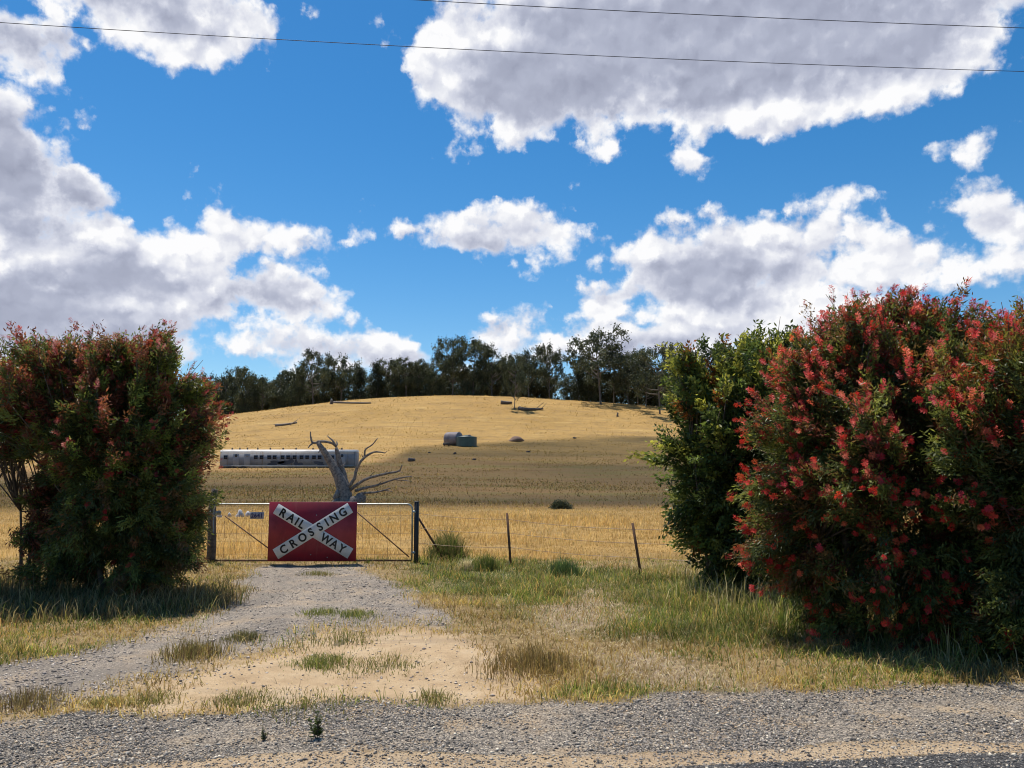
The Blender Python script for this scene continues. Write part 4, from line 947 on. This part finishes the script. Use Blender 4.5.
for bx in (-Lc/2+2.6, Lc/2-2.6):
    mb = MB(); mb.box((bx, -hw+.12, zbot-.16), (1.3, .06, .12), bev=.03)
    for wx in (-.8, .8): mb.tube([(bx+wx, -hw+.04, zbot-.26), (bx+wx, -hw+.14, zbot-.26)], .4, 16)
    mb.build('bogie', M['rust'], car)
mb = MB(); mb.box((-.3, 0, zbot-.26), (Lc/2-.1, hw-.3, .26)); mb.box((-Lc/2+.1, 0, zbot-.22), (.35, .9, .2)); mb.build('underframe', M['log'], car)

# ------------------------------------------------------------------ tanks, mound, logs, rocks
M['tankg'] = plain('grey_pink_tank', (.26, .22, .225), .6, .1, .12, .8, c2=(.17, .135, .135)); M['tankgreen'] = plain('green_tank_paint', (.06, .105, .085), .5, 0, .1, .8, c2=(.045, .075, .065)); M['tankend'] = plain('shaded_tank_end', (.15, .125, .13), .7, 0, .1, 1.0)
def Gf(px_, py_): return ground(px_, py_, 20)
t1 = Gf(453, 445.5); s_ = t1[1]/F
tank = empty('water_tank', t1, 'grey rounded water tank lying on its side beside a green tank', 'tank')
rT = 6.9*s_; Lt = 15*s_
dirn = unit(np.array([1.0, -.55, 0])); mb = MB(); n_ = 21; q = np.linspace(0, 1, n_); rr_ = rT*(1-.02*(np.arange(n_) % 2)); rr_[0] *= .93; rr_[-1] *= .95
mb.tube([dirn*(a-.5)*Lt+np.array([0, .8, rT*.97]) for a in q], rr_, 28); mb.build('shell', M['tankg'], tank)
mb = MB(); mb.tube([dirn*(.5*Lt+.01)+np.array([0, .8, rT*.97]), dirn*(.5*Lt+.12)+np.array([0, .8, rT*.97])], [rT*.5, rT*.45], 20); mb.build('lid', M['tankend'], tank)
t2 = Gf(466.5, 446.0); s_ = t2[1]/F
tank2 = empty('water_tank', t2, 'squat green water tank standing beside the grey tank', 'tank')
rG = 10.3*s_; hG = 9.3*s_; mb = MB(); n_ = 13
mb.tube([(0, 0, hG*a-.2) for a in np.linspace(0, 1.02, n_)], rG*(1-.012*(np.arange(n_) % 2)), 32); mb.build('shell', M['tankgreen'], tank2)
mb = MB(); mb.tube([(0, 0, hG-.18), (0, 0, hG-.1), (0, 0, hG+.35)], [rG*1.01, rG*.99, rG*.12], 32); mb.build('roof', M['tankgreen'], tank2, False)
mb = MB(); mb.tube([(.3*rG, -.5*rG, hG-.05), (.3*rG, -.5*rG, hG+.36)], .32, 12); mb.build('hatch', M['tankg'], tank2)
t3 = Gf(446.5, 446.2); s_ = t3[1]/F; mb = MB(); hw_ = 3.2*s_
for (c_, h_) in (((0, 0, .28), (hw_, .45, .05)), ((0, -.45, .5), (hw_, .05, .27)), ((0, .45, .5), (hw_, .05, .27)), ((-hw_, 0, .5), (.05, .4, .27)), ((hw_, 0, .5), (.05, .4, .27)), ((-hw_*.7, 0, .1), (.1, .4, .13)), ((hw_*.7, 0, .1), (.1, .4, .13))): mb.box(c_, h_)
o = mb.build('water_trough', M['log']); o.location = Vector(t3); tag(o, 'low dark water trough at the foot of the grey tank', 'trough')
def rock(px_, py_, wpx, hpx, name, label, cat, m_, seed, group=None):
    r = np.random.default_rng(seed); p = Gf(px_, py_); s_ = p[1]/F; V, Fc = bmesh_ico(3)
    V = V*(1+lump(V, r, 5, .16, 2.2)[:, None]); V = V*np.array([wpx/2*s_, wpx/2*s_*.8, hpx*s_]); V[:, 2] = np.maximum(V[:, 2], -.2*hpx*s_)
    o = bulk(name, V, [Fc], m_, None, None, True); o.location = Vector(p); tag(o, label, cat, group); return o
M['dirt'] = plain('red_dirt', (.25, .155, .105), .95, 0, .1, .5, c2=(.19, .115, .08)); M['rockm'] = plain('dark_rock', (.09, .07, .06), .9, 0, .2, 1.5); M['palerock'] = plain('pale_rock', (.46, .45, .46), .85, 0, .2, 2.5, c2=(.3, .29, .3))
rock(516.5, 441, 17, 4.2, 'dirt_mound', 'low reddish dirt mound on the slope right of the tanks', 'mound', M['dirt'], 1)
rock(429.5, 453, 2.6, 1.4, 'rock', 'small dark rock in the grass just left below the tanks', 'rock', M['rockm'], 2)
rock(454.7, 454.3, 3.2, 1.8, 'rock', 'small dark rock in the grass straight below the two tanks', 'rock', M['rockm'], 3)
rock(474, 460, 4.2, 1.8, 'rock', 'wider dark rock in the shaded grass furthest below the tanks', 'rock', M['rockm'], 4)
rock(528, 452.3, 4.4, 1.4, 'rock', 'flat dark rock in the shaded grass below the dirt mound', 'rock', M['rockm'], 5)
rock(574.5, 438.5, 4, 1.5, 'rock', 'small dark rock far right on the slope beyond the dirt mound', 'rock', M['rockm'], 6)
for i, (x_, y_, w_, h_, lb) in enumerate([(219, 517.5, 5.5, 6, 'pale rock behind the left end of the gate, beside the latch'), (229.5, 517, 4, 4.5, 'smallest pale rock seen through the left of the gate mesh'), (240, 517.3, 8, 6, 'broad pale rock seen through the gate between latch and number plate'), (247.5, 517, 5, 5, 'pale rock seen through the gate right beside the number plate')]):
    rock(x_, y_, w_, h_, 'pale_rock', lb, 'rock', M['palerock'], 20+i)
def log(name, pts, rad, label, cat='log', m_=None, twigs=()):
    P = [Gf(*p)+np.array([0, 0, rad*.6]) for p in pts]; b_ = P[0].copy(); s_ = b_[1]/F; mb = MB()
    mb.tube(spline(P, 8)-b_, np.linspace(rad, rad*.45, 8), 8, wob=.25)
    for (a, b2_, r_) in twigs: mb.tube(spline([at(*a, b_[1])-b_, (at(*a, b_[1])+at(*b2_, b_[1]))/2-b_+np.array([.1, 0, .1]), at(*b2_, b_[1])-b_], 5), np.linspace(r_, r_*.4, 5), 5)
    o = mb.build(name, m_ or M['log'], None, True); o.location = Vector(b_); tag(o, label, cat); return o
log('fallen_branch', [(275, 426.5), (284, 425.5), (297, 423.5)], .45, 'fallen branch lying on the dry slope above the carriage', 'branch', M['dead'], [((290, 425), (298, 419.5), .16), ((277, 426), (273, 424), .14)])
log('fallen_log', [(334, 403.2), (350, 403.6), (371, 403.8)], .42, 'long thin log lying on the ridge to the right of a stump', 'log')
log('fallen_log', [(501, 404.0), (506, 404.2), (512, 404.2)], .75, 'short thick log lying left of the lone gum tree', 'log')
log('fallen_log', [(519, 409.6), (527, 410.6), (543, 410.0)], .62, 'dead log with upright twigs lying right of the lone gum tree', 'log', None, [((536, 409), (544, 402), .12), ((541, 409), (547, 402.5), .1)])
log('fallen_log', [(408.5, 461.6), (415, 461.2)], .42, 'short dark log in the shaded grass right of the carriage', 'log')
def stump(px_, py_, w_, h_, label):
    p = Gf(px_, py_); s_ = p[1]/F; mb = MB(); mb.tube([(0, 0, -.2), (0, 0, h_*s_*.4), (.1, 0, h_*s_*.75), (.05, 0, h_*s_)], np.array([1.2, .9, .8, .45])*w_*s_/2, 8, wob=.4)
    o = mb.build('tree_stump', M['log'], None, True); o.location = Vector(p); tag(o, label, 'stump')
stump(331.5, 404, 3.2, 4.5, 'dark pointed stump on the ridge with a long log beside it')
stump(617.5, 416.5, 2.4, 4, 'small upright dark stump alone on the slope below the tall gum')

# ------------------------------------------------------------------ gum trees along the ridge
def gum_proto(kind, seed):
    "unit-height tree: trunk, limbs and a broken crown of hanging leaf clumps"
    r = np.random.default_rng(seed); tk = MB(); C = []
    if kind == 'dense': lo, wid, nb, ncl = .10, .36, 15, 130
    elif kind == 'open': lo, wid, nb, ncl = .30, .44, 14, 120
    elif kind == 'round': lo, wid, nb, ncl = .20, .52, 15, 140
    else: lo, wid, nb, ncl = .05, .24, 12, 80
    lean = r.normal(size=2)*.03
    tp = spline([(0, 0, -.05), (lean[0], lean[1], .3), (lean[0]*2.2, lean[1]*2.2, .62), (lean[0]*2.5, lean[1]*2.5, .9)], 9); tk.tube(tp, np.linspace(.020, .004, 9), 8, wob=.12)
    if kind == 'pine':
        for _ in range(ncl):
            h = r.uniform(lo, .98); w_ = wid*(1-h)**.75*.95+.02; a = r.uniform(0, 6.3); q = math.sqrt(r.random())*w_; C.append((math.cos(a)*q, math.sin(a)*q, h, .075))
    else:
        ends = []
        for i in range(nb):
            h = r.uniform(lo*.8, .72); a = i*2.4+r.normal()*.4; ln = wid*(.55+.45*r.random())*(1.15-.5*abs(h-.45)); p0 = np.array([np.interp(h, tp[:, 2], tp[:, 0]), np.interp(h, tp[:, 2], tp[:, 1]), h])
            e = p0+np.array([math.cos(a)*ln, math.sin(a)*ln, r.uniform(.08, .3)]); e[2] = min(e[2], .95)
            tk.tube(spline([p0, (p0+e)/2+np.array([0, 0, -.03]), e], 6), np.linspace(.009, .002, 6), 6); ends.append(e)
        ends.append(tp[-1])
        for e in ends:
            for _ in range(max(3, ncl//len(ends))):
                o_ = r.normal(size=3)*np.array([.085, .085, .065]); C.append((e[0]+o_[0], e[1]+o_[1], max(lo*.7, min(.98, e[2]+o_[2])), r.uniform(.035, .07)))
        if kind == 'dense':
            for _ in range(60):
                h = r.uniform(.03, .5); a = r.uniform(0, 6.3); q = wid*.8*math.sqrt(r.random()); C.append((math.cos(a)*q, math.sin(a)*q, h, .06))
    C = np.array(C); per = 46; ti = np.repeat(np.arange(len(C)), per); pos = C[ti, :3]+r.normal(size=(len(ti), 3))*C[ti, 3:4]*np.array([.62, .62, .5])
    base = palette_r(len(C), [(.068,.080,.042), (.092,.102,.052), (.050,.060,.034), (.125,.128,.068)], [3, 2.5, 2.5, 1.3], .2, r) if kind != 'pine' else palette_r(len(C), [(.028,.036,.018), (.038,.046,.022)], [1, 1], .2, r)
    V, Fq, cc = leaves(pos, np.repeat([[0, 0, -.5]], len(pos), 0), r.uniform(.026, .052, len(pos)), r.uniform(.014, .026, len(pos)), r, base[ti]*(1+.25*(r.random((len(ti), 1))*2-1)), 1.0, .2)
    return tk, (V, Fq, cc)
protos = {}
def proto_mesh(kind, v):
    if (kind, v) not in protos:
        tk, (V, Fq, cc) = gum_proto(kind, 100+v*7+len(kind)*13)
        a = tk.build('trunk', M['gumbark'], None, True); b = bulk('crown', V, [Fq], M['gum'], None, cc); protos[(kind, v)] = (a.data, b.data)
        bpy.data.objects.remove(a); bpy.data.objects.remove(b)
    return protos[(kind, v)]
def gum(px_, top, Y, kind, v, label, wpx=None, group='gum trees along the ridge'):
    x_ = at(px_, top, Y)[0]; zg = float(H(x_, Y))-.15; h = at(px_, top, Y)[2]-zg; tm, cm = proto_mesh(kind, v)
    t_ = empty('gum_tree', (x_, Y, zg), label, 'tree', group, rz=random.uniform(0, 6.3))
    wfac = {'dense': .80, 'open': .95, 'round': 1.1, 'pine': .5}[kind]; sx = (wpx*Y/F/wfac) if wpx else h*random.uniform(.85, 1.1)
    for nm, me in (('trunk', tm), ('crown', cm)):
        o = bpy.data.objects.new(nm, me); col.objects.link(o); o.parent = t_; o.scale = (sx, sx, h)
    return t_
T = [(208, 374, 292, 'dense', 0, 22, 'gum tree at the far left end of the ridge row, right beside the bush'),
     (226, 370, 296, 'dense', 1, 26, 'round topped gum tree second from the left end of the ridge row'),
     (246, 369, 293, 'dense', 2, 28, 'gum tree in the ridge row above the left end of the carriage'),
     (264, 378, 298, 'round', 0, 22, 'low gum tree in the dip left of the tall spreading gum'),
     (279, 376, 292, 'dense', 1, 24, 'low gum tree above the fallen branch on the slope'),
     (295, 378, 295, 'dense', 0, 24, 'low bushy gum tree just left of the tall spreading gum'),
     (315, 352, 292, 'open', 0, 38, 'tall spreading gum rising above the left half of the row'),
     (342, 356, 294, 'open', 1, 34, 'tall open crowned gum right behind the pointed stump'),
     (360, 367, 290, 'pine', 0, 18, 'dark cone shaped tree in the ridge row, left of its pair'),
     (376, 362, 292, 'pine', 1, 18, 'dark cone shaped tree in the ridge row, right of its pair'),
     (391, 360, 294, 'dense', 2, 28, 'gum tree right of the two dark cone shaped trees'),
     (407, 358, 291, 'open', 2, 30, 'open gum tree with pale trunk in the middle of the row'),
     (422, 358, 293, 'dense', 0, 28, 'full gum tree just left of the high dark clump'),
     (438, 352, 290, 'dense', 1, 26, 'gum tree at the left shoulder of the high dark clump'),
     (453, 338, 286, 'open', 0, 36, 'tallest gum tree on the left of the high dark clump'),
     (473, 340, 284, 'dense', 2, 36, 'broad dark gum tree in the middle of the high dark clump'),
     (492, 344, 282, 'round', 1, 32, 'rounded gum tree in the high dark clump above the tanks'),
     (508, 352, 286, 'dense', 0, 26, 'dark gum tree directly behind the lone gum'),
     (529, 350, 280, 'open', 1, 28, 'open gum tree just right of the lone gum'),
     (549, 347, 282, 'round', 2, 36, 'wide gum tree left of the gap in the ridge row'),
     (579, 371, 276, 'pine', 1, 17, 'short dark cone shaped tree in the gap of the row'),
     (600, 329, 262, 'open', 3, 56, 'tallest thin crowned gum rising out of the right part of the row'),
     (628, 354, 268, 'round', 0, 36, 'gum tree between the tallest gum and the nearer one on its right'),
     (645, 358, 264, 'round', 1, 32, 'gum tree close behind the nearer gum on the right'),
     (613, 352, 272, 'round', 2, 34, 'gum tree filling in right behind the trunk of the tallest gum'),
     (637, 349, 276, 'round', 3, 36, 'gum tree in the back of the right hand group, left of the nearer gum'),
     (668, 352, 274, 'dense', 1, 34, 'gum tree behind the right side of the nearer gum'),
     (588, 362, 280, 'dense', 2, 24, 'low gum tree beside the short cone shaped tree'),
     (690, 352, 262, 'round', 2, 40, 'gum tree partly hidden behind the leafy green tree'),
     (722, 344, 258, 'open', 1, 40, 'gum tree whose tip just shows above the leafy green tree')]
for (p_, tp_, Y_, kd, v_, w_, lb) in T: gum(p_, tp_, Y_, kd, v_, lb, w_)
tl = Gf(514.5, 408.5); gum(514.5, 356, tl[1], 'round', 1, 'lone gum tree standing on the slope in front of the ridge row', 28, None)
tr_ = Gf(658.5, 414); gum(658.5, 346, tr_[1], 'round', 3, 'nearer gum tree standing on the slope left of the leafy green tree', 52, None)
for i in range(9):
    gum(574+i*13+random.uniform(-3, 3), 366+random.uniform(-5, 8), random.uniform(282, 296), 'dense', i % 3, 'dark gum tree in the rear line, glimpsed between the front ridge trees', random.uniform(26, 34), 'rear line of ridge gums')
# second line of the wood, glimpsed between the front trees
for i in range(34):
    p_ = 204+i*11.0+random.uniform(-4, 4)
    if 556 < p_ < 574: continue
    Y_ = random.uniform(300, 322); tp_ = 374+random.uniform(-6, 8) if p_ < 300 else (368+random.uniform(-5, 10) if p_ < 440 else 362+random.uniform(-6, 12))
    gum(p_, tp_, Y_, 'dense', i % 3, 'dark gum tree in the rear line, glimpsed between the front ridge trees', random.uniform(24, 32), 'rear line of ridge gums')

# ------------------------------------------------------------------ tussocks, paddock shrub, roadside weeds
def tuft(name, p, n, h, spread, cols, wts, label, cat, seed, w_=.006, lean=.6):
    global rng
    keep_ = rng; rng = np.random.default_rng(seed)
    xy = rng.normal(size=(n, 2))*spread*.42; rq = np.hypot(*xy.T); xy *= (np.minimum(rq, spread*1.0)/(rq+1e-9))[:, None]; P = np.stack([xy[:, 0], xy[:, 1], 0*xy[:, 0]-.01], 1); hh = h*rng.uniform(.45, 1.05, n)*np.exp(-(np.hypot(*xy.T)/spread)**2*.7)*(.55+.9*fbm(xy[:, 0]*3+seed, xy[:, 1]*3, 2.0, 2))
    V, Fs_, c_ = blades(P, hh, np.full(n, w_), palette(n, cols, wts, .25), lean); nv = len(V); am = np.arange(12)*math.pi/6; rm = spread*.85*(.8+.4*rng.random(12))
    Vm = np.concatenate([[[0, 0, .003]], np.stack([rm*np.cos(am), rm*np.sin(am), -.03+0*am], 1)]); Fm = np.array([[nv, nv+1+k, nv+1+(k+1) % 12] for k in range(12)])
    V = np.concatenate([V, Vm]); c_ = np.concatenate([c_, np.repeat([[.22, .17, .10]], 13, 0)]); Fs_ = [Fs_[0], np.concatenate([Fs_[1], Fm])]
    o = bulk(name, V, Fs_, M['grass'], None, c_); rng = keep_
    o.location = Vector(p); tag(o, label, cat); return o
GRN = [(.085,.115,.03), (.12,.145,.04), (.06,.08,.025), (.25,.20,.09)]
tuft('grass_tussock', G(447, 561), 1100, .78, .42, GRN+[(.20,.15,.07)], [3, 2, 3, 1.6, 2.5], 'tallest dark tussock beside the gate post stay', 'tussock', 31, .008, .8)
tuft('grass_tussock', G(487, 571), 420, .36, .26, GRN, [2, 3, 2, 1], 'small green tussock left of the first fence picket', 'tussock', 32, .008)
tuft('grass_tussock', G(564, 577), 600, .40, .36, [(.07,.12,.05), (.10,.15,.06), (.06,.09,.035)], [2, 2, 2], 'blue green tussock midway between the two fence pickets', 'tussock', 33, .009)
tuft('grass_tussock', G(465, 571), 420, .28, .14, [(.55,.47,.33), (.45,.36,.22)], [2, 1], 'pale bleached dry tussock between the two green tussocks', 'tussock', 34, .008, .8)
tuft('grass_tussock', G(193, 655), 700, .20, .36, [(.20,.16,.07), (.15,.14,.05), (.28,.21,.10), (.12,.07,.045)], [2, 2, 2, 1], 'brown tussock at the left edge of the driveway gravel', 'tussock', 35, .006)
tuft('grass_tussock', G(28, 702), 600, .15, .36, [(.20,.15,.08), (.15,.12,.05), (.26,.20,.10), (.12,.07,.05)], [2, 2, 2, 1], 'brown tussock on the gravel near the left edge', 'tussock', 36, .005)
tuft('grass_tussock', G(245, 638), 420, .16, .24, [(.12,.12,.05), (.16,.14,.07), (.22,.17,.09)], [2, 2, 1], 'grey green tussock on the gravel below the bush shadow', 'tussock', 37, .006)
tuft('grass_tussock', G(530, 668), 1100, .20, .55, [(.24,.16,.07), (.17,.12,.05), (.32,.23,.11), (.14,.12,.045)], [2, 2, 1, 1], 'wide brown tussock right of the sandy patch', 'tussock', 38, .006)
for i, (x_, y_, n_, h_, s_, lb) in enumerate([(322, 612, 420, .09, .3, 'left of two bright green grass patches high on the driveway'), (356, 614, 520, .09, .34, 'right of two bright green grass patches high on the driveway'),
        (322, 664, 750, .09, .36, 'thickest green grass patch in the middle of the sand'), (385, 664, 650, .08, .55, 'long low green grass patch right of the thickest one'), (238, 703, 500, .08, .4, 'olive grass patch on the sand just behind the shoulder'),
        (310, 706, 480, .07, .5, 'thin wide grass patch behind the roadside weed'), (152, 703, 330, .07, .26, 'right of the two small yellowish patches at lower left'), (103, 706, 300, .06, .24, 'left of the two small yellowish patches at lower left'),
        (432, 700, 330, .09, .24, 'small green patch at the right end of the sand'), (345, 640, 420, .09, .6, 'brownish strip of grass across the driveway above the sand'), (318, 573, 420, .08, .35, 'dry grass patch on the driveway under the sign')]):
    bright = [(.15,.18,.045), (.11,.14,.035), (.24,.24,.07), (.30,.25,.11)] if i < 3 else [(.17,.18,.05), (.12,.13,.04), (.30,.24,.10), (.20,.15,.07)]
    tuft('grass_patch', G(x_, y_), n_, h_*1.25, s_, bright, [2, 2, 1, 1] if i < 3 else [2, 2, 1.5, 1], lb, 'grass patch', 60+i, .006, 1.0)
# dark shrub far out in the paddock
ps = ground(561, 509, 20); r = np.random.default_rng(5); D = unit(r.normal(size=(2600, 3))); D[:, 2] = np.abs(D[:, 2])
pos = D*np.array([.62, .5, .42])*(r.random((2600, 1))**.4)*(1+lump(D, r, 4, .2, 2)[:, None])
V, Fq, cc = leaves(pos, D, r.uniform(.06, .13, 2600), r.uniform(.02, .04, 2600), r, palette_r(2600, [(.05,.06,.04), (.07,.08,.05), (.04,.045,.03)], [1, 1, 1], .2, r))
o = bulk('paddock_shrub', V, [Fq], M['leaf'], None, cc); o.location = Vector(ps); tag(o, 'small dark grey green shrub alone in the paddock behind the fence', 'shrub')
def weed(px_, py_, hpx, seed, label):
    p = G(px_, py_); s_ = p[1]/F; h = hpx*s_; r = np.random.default_rng(seed); root = empty('roadside_weed', p, label, 'weed')
    mb = MB(); stems = []
    for i in range(4):
        e = np.array([r.normal()*.25*h, r.normal()*.25*h, h*(1 if i == 0 else r.uniform(.5, .85))]); 
        if i == 0: e[:2] *= .2
        mb.tube(spline([(0, 0, -.01), e*.5+r.normal(size=3)*.006, e], 5), np.linspace(.0035, .0015, 5), 5); stems.append(e)
    mb.build('stem', M['bark'], root, True)
    n = 190; k = r.integers(0, 4, n); t = r.uniform(.12, 1, n); pos = np.array(stems)[k]*t[:, None]; a = r.uniform(0, 6.3, n); A = np.stack([np.cos(a), np.sin(a), .5+0*a], 1)
    V, Fq, cc = leaves(pos, A, h*.24*(1.15-.8*t)*r.uniform(.7, 1.2, n), h*.055*r.uniform(.7, 1.3, n), r, palette_r(n, [(.05,.075,.02), (.07,.10,.025), (.10,.12,.03)], [2, 2, 1], .2, r), .35, .1)
    bulk('foliage', V, [Fq], M['leaf'], root, cc)
weed(317, 740, 27, 51, 'upright dark green weed growing in the roadside gravel')
weed(263, 741, 13, 52, 'smaller low weed in the roadside gravel left of the upright one')

# ------------------------------------------------------------------ power lines
def cable(a, b, mid, label):
    Z = 9.0
    def hit(px_, py_): d = ray(px_, py_); t = (Z-CAMH)/d[2]; return np.array([d[0]*t, d[1]*t, Z])
    A_, B_ = hit(*a), hit(*b); d = B_-A_; A2, B2 = A_-d*1.1, B_+d*.8
    n_ = 60; P = np.array([A2+(B2-A2)*t for t in np.linspace(0, 1, n_)]); t = np.linspace(-1.1, 1.8, n_)
    P[:, 2] += mid*((t-.5)**2-.25)
    mb = MB(); mb.tube(P, .0062, 6); o = mb.build('power_line', M['cable'], None, True); tag(o, label, 'power line')
cable((0, 22.5), (1024, 71.5), .35, 'lower of the two power lines, crossing the whole sky')
cable((400, -1), (1024, 28), .12, 'upper power line near the top edge of the sky')
